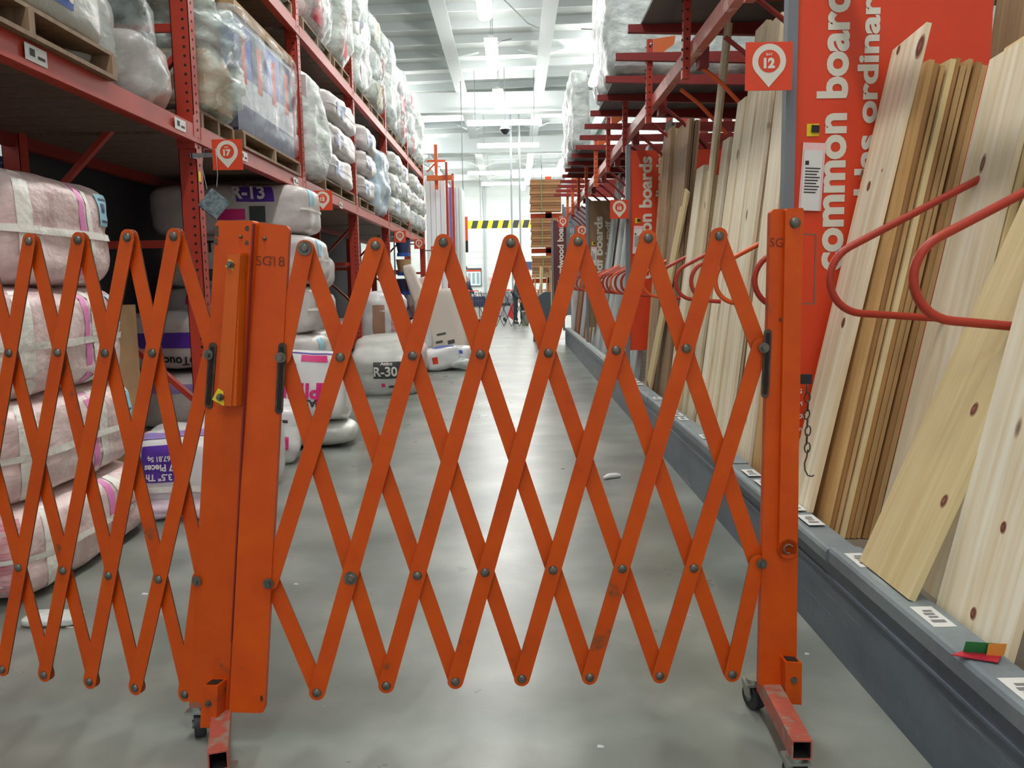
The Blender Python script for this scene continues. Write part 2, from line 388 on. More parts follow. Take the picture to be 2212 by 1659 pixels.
# ceiling: slightly sloping deck, purlins across, two girders along
def cz(x): return CEIL + .022*x
g = G().add([(XL, -6, cz(XL)), (14, -6, cz(14)), (14, EW, cz(14)), (XL, EW, cz(XL)), (XL, -6, cz(XL)+.2), (14, -6, cz(14)+.2), (14, EW, cz(14)+.2), (XL, EW, cz(XL)+.2)],
            [(0, 1, 2, 3), (7, 6, 5, 4), (0, 4, 5, 1), (1, 5, 6, 2), (2, 6, 7, 3), (3, 7, 4, 0)])
struct('ceiling', g, M_ceil)
g = G()
y = 10.6
while y < EW-.5:
    g.bar((XL+.05, y, cz(XL)-.1), (13.9, y, cz(14)-.1), .07, .2); y += 1.22
struct('trim_2', g, M_steelw)
g = G()
y = 11.2
while y < EW-.5:
    g.bar((XL+.05, y, cz(XL)-.012), (13.9, y, cz(14)-.012), .03, .02); y += 1.22
struct('trim_3', g, mat('deck_seam', (120, 126, 126), .7))
g = G()
for x in (-6.0, -3.72, -1.46, .84, 3.1):
    g.box(x-.16, x+.16, 8, EW-.2, cz(x)-.52, cz(x)-.48); g.box(x-.03, x+.03, 8, EW-.2, cz(x)-.48, cz(x)-.2)
    yy = 12.
    while yy < EW-2:
        g.bar((x-.03, yy, cz(x)-.5), (x-.62, yy+.9, cz(x)-.12), .05, .05); g.bar((x+.03, yy, cz(x)-.5), (x+.62, yy+.9, cz(x)-.12), .05, .05); yy += 4.9
struct('trim_4', g, M_steelw)
g = G()
for yy in (25.6, 33.2): g.box(XL+.05, 13.9, yy, yy+.2, 6.35, 6.9); g.box(XL+.05, 13.9, yy-.1, yy+.3, 6.3, 6.36)
struct('trim_5', g, M_steelw)
# skylight strip in the deck, left of the row of lamps
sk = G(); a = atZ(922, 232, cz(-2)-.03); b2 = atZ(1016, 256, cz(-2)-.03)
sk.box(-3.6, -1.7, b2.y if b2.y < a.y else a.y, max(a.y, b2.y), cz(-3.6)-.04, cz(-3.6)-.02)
# ---------------------------------------------------------------- ceiling lamps
M_tube = emit('lit_tube', (1, .98, .95), LAMP); M_fix = mat('lamp_body', (230, 232, 230), .5)
def strip_light(cx, cy, z, along, label, L=2.4, wire=True, grp=None, m=None):
    r = empty('strip_light', label, 'ceiling light', (cx, cy, z), (0, 0, 0 if along == 'y' else math.pi/2), grp)
    w = .15
    G().box(-.05, .05, -L/2, L/2, .03, .09).build('lamp_body', M_fix, r)
    g = G()
    p = []
    for i in range(9):
        a = math.pi*i/8; p.append((-w*math.cos(a)*.9, -L/2, .03-.09*math.sin(a)))
    g.prism(p, (0, L, 0)); g.build('diffuser', m or M_tube, r)
    if wire:
        top = cz(cx)-z-.02
        for s in (-1, 1): G().cyl((0, s*L*.4, .09), (0, s*L*.4, top), .008, 6).build('hanger_rod', M_steelg, r)
    return r
LZ = 6.2
rowlab = ['nearest long strip light over the aisle, cut by the top edge', 'middle strip light of the lengthwise row over the aisle', 'farthest strip light of the lengthwise row over the aisle']
for i, y in enumerate((15.2, 19.0, 23.5)): strip_light(-.46+(.06*i), y, LZ, 'y', rowlab[i], grp='lengthwise strip lights')
cross = ['nearest crosswise strip light beyond the lengthwise row', 'crosswise strip light just under the roof girder', 'crosswise strip light over the far end of the store', 'crosswise strip light lowest in the view, before the end wall']
for i, (y, u, v) in enumerate(((25.0, 1090, 266), (30, 1098, 315), (37, 1090, 374), (41, 1112, 397))):
    p = atY(u, v, y); strip_light(p.x, y, p.z, 'x', cross[i], grp='crosswise strip lights', L=2.15 if i < 2 else 3.2)
M_off = emit('lit_tube_added', (1, .98, .95), LAMP*1.9)
lit = [(-7.5, y, 'neighbouring aisle on the left') for y in (4., 10., 16., 22., 28., 34., 40., 46.)] + [(-.4, y, 'over the near aisle above the view') for y in (-3.5, 1.0, 5.6, 10.2)] + [(2.2, y, 'over the lumber racks') for y in (14., 22., 30., 38., 46.)] + [(-3.6, y, 'over the far stock') for y in (26., 34., 42.)]  # strip lights added to brighten the store beyond the visible rows
M_offF = emit('lit_tube_added_far', (1, .98, .95), LAMP*2.4)
lit += [(.6, 46.5, 'before the end wall'), (-3.6, 47, 'before the end wall')]  # two more added to brighten the end wall
for i, (x, y, w) in enumerate(lit): strip_light(x, y, LZ+.3, 'y', f'{(ORD+["twenty-first", "twenty-second", "twenty-third"])[i]} added white strip light of the store, {w}', m=M_offF if y > 26 else M_off, L=2.4, grp='added strip lights of the store')
# skylight: a glowing pane under the deck stands in for daylight
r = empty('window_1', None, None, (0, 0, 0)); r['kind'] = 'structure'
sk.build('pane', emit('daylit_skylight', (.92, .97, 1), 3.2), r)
# dome camera on a drop pole
p = atY(1091, 280, 24); r = empty('dome_camera', 'white dome security camera hanging on a pole above the aisle', 'camera', p)
G().cyl((0, 0, .0), (0, 0, .22), .16, 16, r2=.03).build('housing', M_fix, r); G().dome((0, 0, 0), (0, 0, -1), .13, .14, 14).build('dome', mat('smoked_dome', (40, 44, 50), .15), r)
G().cyl((0, 0, .22), (0, 0, cz(0)-p.z-.03), .012, 6).build('drop_pole', M_steelg, r)
# hazard stripe band on the end wall
def on_end(u, v, y=EW-.03): return atY(u, v, y)
ye = 44.0
a = on_end(1010, 494, ye); b2 = on_end(1200, 474, ye)
r = empty('hazard_banner', 'yellow and black striped clearance banner across the far aisle end', 'banner', ((a.x+b2.x)/2, ye, (a.z+b2.z)/2))
hw = (b2.x-a.x)/2; hh = (b2.z-a.z)/2
G().box(-hw, hw, 0, .04, -hh, hh).build('board', mat('hazard_yellow', (240, 218, 30), .5), r)
for i in range(9):
    x = -hw+.18+i*(2*hw/8.6)
    g = G().prism([(x, -.004, -hh), (x+.29, -.004, -hh), (x+.40, -.004, hh), (x+.11, -.004, hh)], (0, .003, 0)); g.build('black_stripe', mat('hazard_black', (48, 50, 58), .5), r)
[G().cyl((q*hw*.7, .02, hh), (q*hw*.7, .02, cz(0)-(a.z+b2.z)/2), .015, 6).build('hanger_rod', M_steelg, r) for q in (-1, 1)]
# pipes at the far end
for i, (u, lab) in enumerate(((1048, 'thin grey conduit running down the end wall'), (1107, 'left one of two pale drop poles before the end wall'), (1125, 'right one of two pale drop poles before the end wall'))):
    yy = EW-.1 if i == 0 else 30.
    q = atY(u, 560, yy); tag(G().cyl((q.x, yy, 0 if i == 0 else .0), (q.x, yy, cz(0)-.25), .05 if i == 0 else .035, 10).build('conduit_pole', mat('pale_conduit', (170, 178, 184), .4, .2)), lab, 'pole')
# framed notice on the end wall
a = on_end(1004, 619); b2 = on_end(1040, 579)
r = empty('wall_notice', 'framed notice board with dark and orange header on the end wall', 'notice board', ((a.x+b2.x)/2, EW-.05, (a.z+b2.z)/2)); hw = (b2.x-a.x)/2; hh = (b2.z-a.z)/2
G().box(-hw, hw, -.02, .04, -hh, hh).build('frame', mat('notice_frame', (60, 66, 70), .5), r)
G().box(-hw+.05, hw-.05, -.03, -.02, -hh+.05, hh*.62).build('sheet', mat('notice_sheet', (214, 228, 232), .5), r)
G().box(-hw+.05, hw-.05, -.03, -.02, hh*.66, hh*.8).build('header', M_sign, r)
g = G(); [g.box(-hw+.2+k*.26, -hw+.36+k*.26, -.034, -.03, -hh+.15, hh*.5) for k in range(3)]; g.build('text_column', mat('notice_text', (150, 168, 178), .5), r)
# blue band sign and red pale poster on end wall
a = on_end(1134, 582); b2 = on_end(1156, 565)
tag(G().box(a.x, b2.x+.6, EW-.06, EW-.01, a.z, b2.z).build('wall_sign', M_navy), 'blue band sign on the end wall beside the lumber bundles', 'sign')
a = on_end(1058, 618); b2 = on_end(1070, 590)
tag(G().box(a.x, b2.x, EW-.06, EW-.01, a.z, b2.z).build('wall_poster', mat('pale_red_poster', (232, 150, 150), .5, col2=(240, 220, 220), scale=(6, 6, 6))), 'small pale red and white poster on the end wall', 'poster')
# orange sign at the end of the left racks
a = atY(994, 520, 24); b2 = atY(1010, 468, 24)
r = empty('aisle_end_sign', 'tall orange sign with a black foot hanging past the left racks', 'sign', ((a.x+b2.x)/2, 24, a.z))
G().box(-.11, .11, 0, .04, 0, b2.z-a.z).build('orange_panel', mat('bright_sign_orange', (240, 84, 40), .5), r); G().box(-.11, .11, 0, .04, -.33, 0).build('black_panel', M_black, r)
G().box(-.08, .0, -.005, 0, -.28, -.14).build('pictogram', M_white, r)
G().cyl((0, .02, b2.z-a.z), (0, .02, cz(0)-a.z), .012, 6).build('hanger_rod', M_steelg, r)

# ================================================================ GATES
GX0, GY0, GM = 0.0, 2.126, .0345
def gp(u, v, off=0.0): p = atP(u, v, GX0, GY0+off, GM); return p
LX0, LY0, LM = -.70, 2.10, -.28
def lp(u, v, off=0.0): return atP(u, v, LX0, LY0+off, LM)
RG = empty('folding_gate', 'orange scissor gate across the aisle from the twin posts to the curb', 'gate', (.66, 2.15, 0))
LG = empty('folding_gate', 'orange scissor gate running out of view to the left of the twin posts', 'gate', (-.75, 2.1, 0))
M_edge = worn('worn_bar_edge', (150, 66, 24), (84, 64, 50), .5, .5, 14, (110, 66, 40))
def _ch(g, name, m, par):
    org = Vector(par.location)
    p = par
    if name == 'lattice_bar' and m is M_orange: m = [M_orange, M_edge]
    if name in ('slot', 'slot_rim'): g.mi = [0]*len(g.f)
    ob = g.build(name, m, par)
    ob.matrix_parent_inverse = Matrix.Identity(4); ob.location = -wloc(par)
    return ob
def wloc(p):
    v = Vector(p.location)
    while p.parent: p = p.parent; v += Vector(p.location)
    return v
def plate_bar(p, q, w, t, n, dy):
    """flat bar with round ends from p to q; n = plane normal"""
    p = Vector(p)+n*dy; q = Vector(q)+n*dy; d = (q-p).normalized(); s = d.cross(n).normalized()
    poly = []
    for i in range(9):
        a = math.pi*i/8; poly.append(q+(s*math.cos(a)+d*math.sin(a))*w/2)
    for i in range(9):
        a = math.pi*i/8; poly.append(p+(-s*math.cos(a)-d*math.sin(a))*w/2)
    g = G().prism([x-n*t/2 for x in poly], n*t); g.mi = [0, 0]+[1]*(len(g.f)-2); return g
nR = Vector((GM, -1, 0)).normalized(); nL = Vector((LM, -1, 0)).normalized()
def bolt(p, n, par, r=.0115, washer=0.0):
    g = G(); p = Vector(p)
    if washer: g.cyl(p-n*.001, p+n*.003, washer, 18)
    if washer: g.cyl(p, p+n*.010, r, 6)
    else: g.cyl(p-n*.002, p+n*.002, r*1.05, 14); g.dome(p+n*.002, n, r, .006, 12)
    return _ch(g, 'bolt', M_bolt, par)
def lattice(tops, bots, uppers, lowers, pf, n, par, endL=None, endR=None, N=7, w=.0425):
    """tops/bots: pixel lists; bars span two units.  '/' in front, '\\' behind."""
    T = [pf(*p) for p in tops]; B = [pf(*p) for p in bots]; K = len(T)
    f, bk = .007, -.007
    for k in range(K):
        if k-2 >= 0: _ch(plate_bar(T[k], B[k-2], w, .004, n, f), 'lattice_bar', M_orange, par)
        if k+2 < K: _ch(plate_bar(T[k], B[k+2], w, .004, n, bk), 'lattice_bar', M_orange, par)
    if endL:
        U, L = [pf(*p) for p in endL]
        _ch(plate_bar(T[0], U, w, .004, n, f), 'lattice_bar', M_orange, par)
        _ch(plate_bar(T[1], L, w, .004, n, f), 'lattice_bar', M_orange, par)
        _ch(plate_bar(U, B[1], w, .004, n, bk), 'lattice_bar', M_orange, par)
        _ch(plate_bar(L, B[0], w, .004, n, bk), 'lattice_bar', M_orange, par)
    if endR:
        U, L = [pf(*p) for p in endR]
        _ch(plate_bar(T[-1], U, w, .004, n, bk), 'lattice_bar', M_orange, par)
        _ch(plate_bar(T[-2], L, w, .004, n, bk), 'lattice_bar', M_orange, par)
        _ch(plate_bar(U, B[-2], w, .004, n, f), 'lattice_bar', M_orange, par)
        _ch(plate_bar(L, B[-1], w, .004, n, f), 'lattice_bar', M_orange, par)
    for i, p in enumerate(T): bolt(p+n*.009, n, par)
    for p in B: bolt(p+n*.009, n, par)
    for p in uppers+lowers: bolt(pf(*p)+n*.009, n, par)
rt = [(660, 537), (812, 531), (958, 524), (1103, 525), (1248, 522), (1399, 515), (1552, 510)]
rb = [(686, 1493), (835, 1478), (984, 1469), (1127, 1463), (1273, 1460), (1424, 1457), (1580, 1454)]
ru = [(736, 771), (892, 768), (1038, 765), (1184, 762), (1330, 756), (1481, 752)]
rl = [(759, 1246), (902, 1241), (1048, 1234), (1194, 1229), (1343, 1226), (1497, 1225)]
lattice(rt, rb, ru, rl, gp, nR, RG, endL=((612, 769), (585, 1255)), endR=((1640, 748), (1634, 1213)))
bolt(gp(660, 537)+nR*.010, nR, RG, r=.008, washer=.0175); bolt(gp(759, 1246)+nR*.010, nR, RG, r=.008, washer=.0175)
lt = [(-144, 522), (-38, 524), (68, 521), (174, 519), (280, 513), (380, 511)]
lb = [(-180, 1422), (-84, 1432), (10, 1443), (100, 1455), (198, 1470), (296, 1483)]
lb2 = (403, 1497)
lt_ = lt[:]; lb_ = [(-84, 1432), (10, 1443), (100, 1455), (198, 1470), (296, 1483), (403, 1497)]
lu = [(-80, 763), (25, 762), (130, 761), (232, 762), (334, 762)]
ll = [(-52, 1212), (45, 1224), (141, 1230), (239, 1241), (347, 1249)]
lattice(lt_, lb_, lu, ll, lp, nL, LG, endR=((458, 764), (434, 1250)))
# --- posts
def plate(pf, px, par, name, m, t=.024, off=.014, r=.012, n=nR):
    """front plate from 4 pixel corners (tl, tr, br, bl) with rounded corners, folded depth t"""
    P = [pf(*p)+n*off for p in px]; poly = []
    for i in range(4):
        p = P[i]; a = (P[i-1]-p).normalized(); b = (P[(i+1) % 4]-p).normalized()
        for k in range(5):
            f = k/4*math.pi/2; poly.append(p+a*r*(1-math.sin(f))+b*r*(1-math.cos(f)))
    return _ch(G().prism(poly, -n*t), name, m, par)
plate(lp, [(472, 477), (556, 477), (497, 1535), (414, 1531)], LG, 'post', M_orange, n=nL, off=.012)
plate(gp, [(553, 480), (628, 489), (574, 1535), (498, 1533)], RG, 'post', M_orange)
# folded lip between the twin posts, its dark red standing in for seam shadow
a = lp(553, 482)+nL*.016; b2 = lp(533, 880)+nL*.016; 
_ch(G().bar(lp(555, 484)+nL*.014, lp(508, 1380)+nL*.014, .004, .008, nL), 'shaded_post_lip', M_redD, LG)
plate(gp, [(1661, 453), (1727, 451), (1716, 1484), (1636, 1479)], RG, 'post', M_orange)
plate(gp, [(1688, 453), (1727, 451), (1712, 1190), (1674, 1190)], RG, 'latch_channel', M_orange, off=.030, t=.016, r=.006)
# hook shaped foot of the latch channel
p = gp(1694, 1178)+nR*.030
_ch(G().cyl(p, p-nR*.016, .026, 20), 'latch_foot', M_orange, RG); _ch(G().tube([p+nR*.002+Vector((math.cos(a)*.012, 0, math.sin(a)*.012)) for a in [x*.55+.6 for x in range(9)]], .003, 6), 'latch_hook', M_rust, RG)
bolt(gp(1708, 483)+nR*.030, nR, RG, r=.0135)
# slots with sliding bolts; dark plates stand in for the shade inside
def slot(pf, p0, p1, w, n, par, off, m=M_grime):
    a = pf(*p0)+n*off; b = pf(*p1)+n*off
    _ch(plate_bar(a, b, w, .003, n, 0), 'slot_rim', m, par)
    _ch(plate_bar(a+(b-a)*.03, b-(b-a)*.03, w*.5, .002, n, .002), 'slot', M_dark, par)
slot(lp, (467, 748), (458, 872), .022, nL, LG, .014)
slot(gp, (613, 748), (606, 884), .020, nR, RG, .016)
slot(gp, (1654, 718), (1648, 850), .020, nR, RG, .016)
for pf, px, par, n in ((lp, (460, 765), LG, nL), (lp, (434, 1250), LG, nL), (gp, (610, 771), RG, nR), (gp, (583, 1255), RG, nR), (gp, (1645, 750), RG, nR), (gp, (1641, 1213), RG, nR)):
    bolt(pf(*px)+n*.018, n, par, r=.007, washer=.0135)
# latch bar on the twin post
P = [lp(*p)+nL*.012 for p in ((513, 552), (541, 548), (531, 872), (490, 872))]
g = G(); q = [x+nL*.03 for x in P]; g.hexa(P, q); _ch(g, 'latch_bar', M_orangeL, LG)
g = G(); a = lp(541, 552)+nL*.03; b2 = lp(521, 872)+nL*.03
_ch(G().bar(a, b2, .004, .034, nL), 'latch_bar_flange', M_orangeL, LG)
for u, v, s in ((521, 573, .011), (499, 853, .0175)):
    p = lp(u, v)+nL*.042; ang = .25
    tg = [p+Vector((math.cos(ang+k*math.pi/2)*s*1.3, 0, math.sin(ang+k*math.pi/2)*s*1.3)) for k in range(4)]
    _ch(G().prism(tg, nL*.002), 'yellow_tag', M_yellow, LG); bolt(p+nL*.003, nL, LG, r=.006, washer=.0095)
bolt(lp(527, 512)+nL*.013, nL, LG, r=.0045); bolt(gp(575, 516)+nR*.015, nR, RG, r=.0045)
# hand written marks
u_ = (gp(622, 540)-gp(618, 570)); r_ = gp(620, 560)-gp(590, 558)
for s, u, v, w, par in (('SG', 557, 573, .036, RG), ('#', 585, 562, .009, RG), ('18', 595, 575, .026, RG), ('SG', 1658, 533, .034, RG)):
    o = lettering('handwriting', s, gp(u, v)+nR*.0155, gp(u+30, v+1)-gp(u, v), Vector((.05, 0, 1)), width=w, m=M_ink, bold=-.012, thick=.0005)
    o.parent = par; o.location = -Vector(par.location)
# rectangular catch plate beside the right post, dark outline
P = [gp(*p) for p in ((1727, 506), (1762, 507), (1759, 656), (1724, 656))]
g = G()
for i in range(4):
    if i != 3: g.bar(P[i], P[(i+1) % 4], .0035, .003, nR)
_ch(g, 'catch_loop', M_rust, RG)
# grimy patches
def smear(pf, u, v, w, h, n, par, off): 
    p = pf(u, v)+n*off; poly = [p+Vector((math.cos(a)*w*(.8+.3*random.random()), 0, math.sin(a)*h*(.8+.3*random.random()))) for a in [i*math.pi/6 for i in range(12)]]
    _ch(G().prism(poly, n*.0006), 'worn_spot', M_grime, par)
smear(gp, 1686, 690, .012, .006, nR, RG, .0145); smear(lp, 541, 494, .007, .007, nL, LG, .0125)
smear(lp, 476, 500, .009, .014, nL, LG, .0125); smear(lp, 474, 522, .008, .009, nL, LG, .0125); smear(lp, 540, 525, .006, .006, nL, LG, .0125)
smear(gp, 568, 1503, .004, .010, nR, RG, .0145)
# --- legs
def leg(front, rear, top, par, sock_px, pf, n):
    """square tube running front to back on the floor casters"""
    f = Vector(front); r = Vector(rear); d = (r-f).normalized(); s = d.cross(Vector((0, 0, 1))).normalized(); w = .024; h = .048
    g = G(); o = [(-w, -h), (w, -h), (w, 0), (-w, 0)]; ii = [(-w+.004, -h+.004), (w-.004, -h+.004), (w-.004, -.004), (-w+.004, -.004)]
    A = [f+s*x+Vector((0, 0, z)) for x, z in o]; B = [r+s*x+Vector((0, 0, z)) for x, z in o]; I = [f+s*x+Vector((0, 0, z)) for x, z in ii]; J = [f+d*.3+s*x+Vector((0, 0, z)) for x, z in ii]
    g.add(A+B+I+J, [(0, 1, 5, 4), (1, 2, 6, 5), (2, 3, 7, 6), (3, 0, 4, 7), (4, 5, 6, 7)] + [(i, (i+1) % 4, 8+(i+1) % 4, 8+i) for i in range(4)] + [(8+i, 8+(i+1) % 4, 12+(i+1) % 4, 12+i) for i in range(4)]+[(12, 13, 14, 15)])
    g.mi = [0]*9+[1]*5; 
    ob = _ch(g, 'leg', [M_pinkleg, M_dark], par)
    (tl, tr, br, bl) = [pf(*p)+n*.012 for p in sock_px]
    gg = G(); Q = [x+n*.04 for x in (tl, tr, br, bl)]; gg.hexa([tl, tr, br, bl], Q); _ch(gg, 'leg_socket', M_orange, par)
    c = (tl+tr)/2+n*.02
    gg = G(); a = (tr-tl).normalized(); wv = (tr-tl).length*.36; gg.add([c-a*wv-n*.014, c+a*wv-n*.014, c+a*wv+n*.014, c-a*wv+n*.014], [(0, 1, 2, 3)]); 
    for vtx in gg.v: vtx.z += .0015
    _ch(gg, 'socket_opening', M_dark, par); bolt((tl+tr+br+bl)/4+n*.04+Vector((0, 0, .01)), n, par, r=.006, washer=.009)
def caster(c, r, yaw, par, w=.03, top=.1):
    """c = wheel centre"""
    c = Vector(c); e = empty('caster', None, None, c-wloc(par)); e.parent = par; del_tags(e)
    ax = Vector((math.cos(yaw), math.sin(yaw), 0)); fw = Vector((-math.sin(yaw), math.cos(yaw), 0))
    g = G().cyl(-ax*w/2, ax*w/2, r*.93, 24); g.cyl(-ax*w*.42, ax*w*.42, r, 24); ob = g.build('wheel', M_rubber, e)
    G().cyl(-ax*(w/2+.006), ax*(w/2+.006), r*.32, 14).build('hub', mat('hub_grey', (120, 122, 122), .4, .5), e)
    g = G()
    for s in (-1, 1):
        q = ax*s*(w/2+.004)
        g.prism([q-fw*r*.35, q+fw*r*.35, q+fw*r*.8+Vector((0, 0, top)), q-fw*r*.2+Vector((0, 0, top))], ax*s*.003)
    g.box(-.028, .028, -.028, .028, top-.003, top+.004); g.cyl((0, 0, top+.004), (0, 0, top+.014), .024, 16)
    g.build('fork', M_zinc, e); return e
def del_tags(e):
    for k in ('label', 'category', 'group'):
        if k in e: del e[k]
# right leg
fR = atZ(1733, 1600, .12); rR = Vector((.681, 2.20, .12))
leg(fR, rR, .12, RG, ((1681, 1411), (1717, 1414), (1716, 1502), (1683, 1500)), gp, nR)
caster((.660, 2.235, .037), .037, .35, RG, top=.04)
caster((fR.x-.004, fR.y+.03, .029), .029, .6, RG, top=.028)
# left leg
fL = atZ(470, 1624, .080); bL = atZ(476, 1552, .080); rL = fL+(bL-fL)*1.75
leg(fL, rL, .08, LG, ((463, 1462), (496, 1462), (492, 1551), (458, 1551)), lp, nL)
caster((-.868, 2.13, .036), .036, .4, LG, top=.04)
caster((fL.x+.0, fL.y+.03, .013), .013, .1, LG, top=.006, w=.02)
# chain with hook on the far side of the right post
def link(c, a, b, L=.011, w=.0055, r=.0016):
    pts = []
    for i in range(13):
        t = 2*math.pi*i/12; x = math.cos(t)*w; z = math.sin(t)*L; pts.append(c+a*x+b*z)
    return G().tube(pts, r, 6, cap=False)
CHN = empty('hook_chain', 'dark steel chain with an S hook hanging beside the right gate post', 'chain', gp(1741, 820))
c0 = gp(1738, 822)
_ch(G().hexa([gp(*p)+nR*.002 for p in ((1722, 808), (1752, 808), (1751, 829), (1722, 829))], [gp(*p)+nR*.008 for p in ((1722, 808), (1752, 808), (1751, 829), (1722, 829))]), 'clip', M_black, CHN)
prev = 836
for i in range(8):
    v = 840+i*18; c = gp(1742+(i % 3-1)*1.2, v)+nR*.006
    a = Vector((1, 0, 0)) if i % 2 else Vector((.25, .97, 0)).normalized()
    _ch(link(c, a, Vector((.06, 0, 1)), L=.0135, w=.0072, r=.0019), 'chain_link', M_grime, CHN)
hk = [(1743, 970), (1741, 985), (1736, 1000), (1737, 1014), (1743, 1026), (1752, 1028), (1756, 1025)]
_ch(G().tube([gp(*p)+nR*.006 for p in hk], .0019, 6), 'hook', M_grime, CHN)
# ================================================================ CURB AND PLATFORM (right)
CX = 1.015; CE = 16.7
CU = empty('timber_curb', 'long blue-grey painted timber curb along the foot of the lumber racks', 'curb', (CX, 1.0, 0))
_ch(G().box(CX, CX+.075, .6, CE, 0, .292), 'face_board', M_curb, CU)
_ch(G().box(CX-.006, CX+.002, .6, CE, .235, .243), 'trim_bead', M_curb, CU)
yy = .6; segs = [1.55, 2.62, 3.9, 6.3, 9.0, 12.4, CE]
for i, e in enumerate(segs):
    dx = (-.006, .002, -.004, .003, 0, -.003, .002)[i]; dz = (0, .004, -.003, .002, 0, .002, 0)[i]
    g = G(); x0, x1, z0, z1 = CX-.012+dx, CX+.088+dx, .292, .337+dz; c = .012
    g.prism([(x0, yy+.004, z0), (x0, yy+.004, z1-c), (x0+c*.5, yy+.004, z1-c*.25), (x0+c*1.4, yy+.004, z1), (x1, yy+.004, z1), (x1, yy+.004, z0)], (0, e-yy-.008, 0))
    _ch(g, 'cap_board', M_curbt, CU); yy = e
# price labels on the cap
def price(y, L=.13, skew=0., txt=True):
    g = G(); z = .3425; x0 = CX+.012; x1 = CX+.07
    g.hexa([(x0, y, z-.001), (x1, y+skew, z-.001), (x1, y+L+skew, z-.001), (x0, y+L, z-.001)], [(x0, y, z), (x1, y+skew, z), (x1, y+L+skew, z), (x0, y+L, z)])
    _ch(g, 'price_label', M_lab, CU)
    if txt:
        g = G(); zz = z+.0006
        for k, (a, b2, c, d) in enumerate(((.2, .32, .2, .8), (.42, .5, .3, .7), (.56, .66, .25, .7), (.72, .80, .35, .75))):
            g.hexa([(x0+(x1-x0)*c, y+L*a, zz), (x0+(x1-x0)*d, y+L*a, zz), (x0+(x1-x0)*d, y+L*b2, zz), (x0+(x1-x0)*c, y+L*b2, zz)], [(x0+(x1-x0)*c, y+L*a, zz+.0004), (x0+(x1-x0)*d, y+L*a, zz+.0004), (x0+(x1-x0)*d, y+L*b2, zz+.0004), (x0+(x1-x0)*c, y+L*b2, zz+.0004)])
        _ch(g, 'price_print', mat('price_print', (120, 120, 120), .6), CU)
for y in (1.58, 1.98, 2.42, 2.86, 3.05, 3.42, 3.62, 4.1, 4.32, 4.52, 5.15, 5.32, 5.5, 6.1): price(y)
y = 7.0
while y < CE-.2: price(y, .1, 0, False); y += .17
for (u, v, s) in ((1990, 1352, '1.62'), (1800, 1205, '14.45')):
    pass
struct('trim_6', G().box(CX+.076, XR, .6, 17.6, 0, .245), mat('platform_ply', (150, 138, 122), .7, col2=(120, 110, 100), scale=(4, 4, 4)))
# flyer stuck on the curb
p = atZ(2085, 1412, .345)
r = empty('shelf_flyer', 'small folded green, orange and red flyer standing on the curb top', 'flyer', p, (0, 0, -.35))
G().hexa([(-.005, 0, .003), (.075, .012, .003), (.078, .0, .034), (-.002, -.012, .034)], [(-.005, .001, .003), (.075, .013, .003), (.078, .001, .034), (-.002, -.011, .034)]).build('green_card', mat('flyer_green', (30, 130, 70), .5), r)
G().hexa([(.042, -.002, .004), (.078, .0035, .004), (.082, -.001, .036), (.044, -.007, .033)], [(.042, -.003, .004), (.078, .0025, .004), (.082, -.002, .036), (.044, -.008, .033)]).build('orange_card', mat('flyer_orange', (226, 150, 60), .5), r)
G().hexa([(-.03, -.02, 0), (.06, -.03, 0), (.075, .01, 0), (0, .01, 0)], [(-.03, -.02, .003), (.06, -.03, .003), (.075, .01, .004), (0, .01, .004)]).build('red_card', mat('flyer_red', (190, 40, 60), .4), r)

# ================================================================ SIGNS
FXP = -1.842
def bay_sign(num, u, v, y, label, size=.172, tilt=0.):
    p = atY(u, v, y)
    side = -1 if p.x < 0 else 1
    r = empty('bay_sign', label, 'sign', p, (0, tilt, 0), 'bay number signs'); h = size/2
    G().box(-h, h, 0, .004, -h, h).build('plate', M_sign, r)
    # pin: ring + tail
    poly = []; R = size*.36; cy = size*.10
    for i in range(25):
        a = math.radians(-35+250*i/24); poly.append((math.cos(a)*R, -.001, cy+math.sin(a)*R))
    poly.append((0, -.001, -size*.44))
    G().prism(poly, (0, -.001, 0)).build('pin_shape', M_signw, r)
    G().cyl((0, -.0015, cy), (0, -.003, cy), size*.235, 28).build('pin_center', M_sign, r)
    if not tilt:
        xe = (FXP if side < 0 else 1.05)-p.x
        G().box(min(xe, h*.6*side), max(xe, h*.6*side), .004, .009, -.012, .012).box(xe-.006, xe+.006, .004, .09, -.012, .012).build('bracket', mat('bracket_grey', (110, 110, 112), .5), r)
    if num:
        lettering('number', num, (0, -.0035, cy-size*.04), (1, 0, 0), (0, 0, 1), height=size*.22, m=M_signw, parent=r, bold=.06, center=True)
        lettering('lettering', 'BAY', (0, -.0035, cy+size*.14), (1, 0, 0), (0, 0, 1), height=size*.055, m=M_signw, parent=r, bold=.02, center=True)
    return r
bay_sign('17', 491, 334, 4.90, 'square orange bay 17 sign on the nearest left rack post')
bay_sign('15', 697, 433, 7.55, 'square orange bay 15 sign partly behind the topmost white bag')
bay_sign('11', 864, 511, 12.5, 'square orange bay 11 sign on the left rack')
bay_sign('9', 905, 527, 15.0, 'square orange bay 9 sign on the left rack')
bay_sign('7', 940, 541, 17.5, 'square orange bay 7 sign on the end post of the left rack')
bay_sign('12', 1661, 143, 3.26, 'large looking square orange bay 12 sign beside the nearest board panel', size=.176)
bay_sign('10', 1338, 452, 7.85, 'square orange bay 10 sign beside the second orange board panel')
bay_sign('8', 1257, 500, 12.3, 'square orange bay 8 sign beside the brown mdf panel')
bay_sign('6', 1216, 480, 15.2, 'small far square orange bay 6 sign above the maroon panel')
bay_sign('4', 1209, 536, 17.0, 'small far square orange bay 4 sign over the maroon panel')
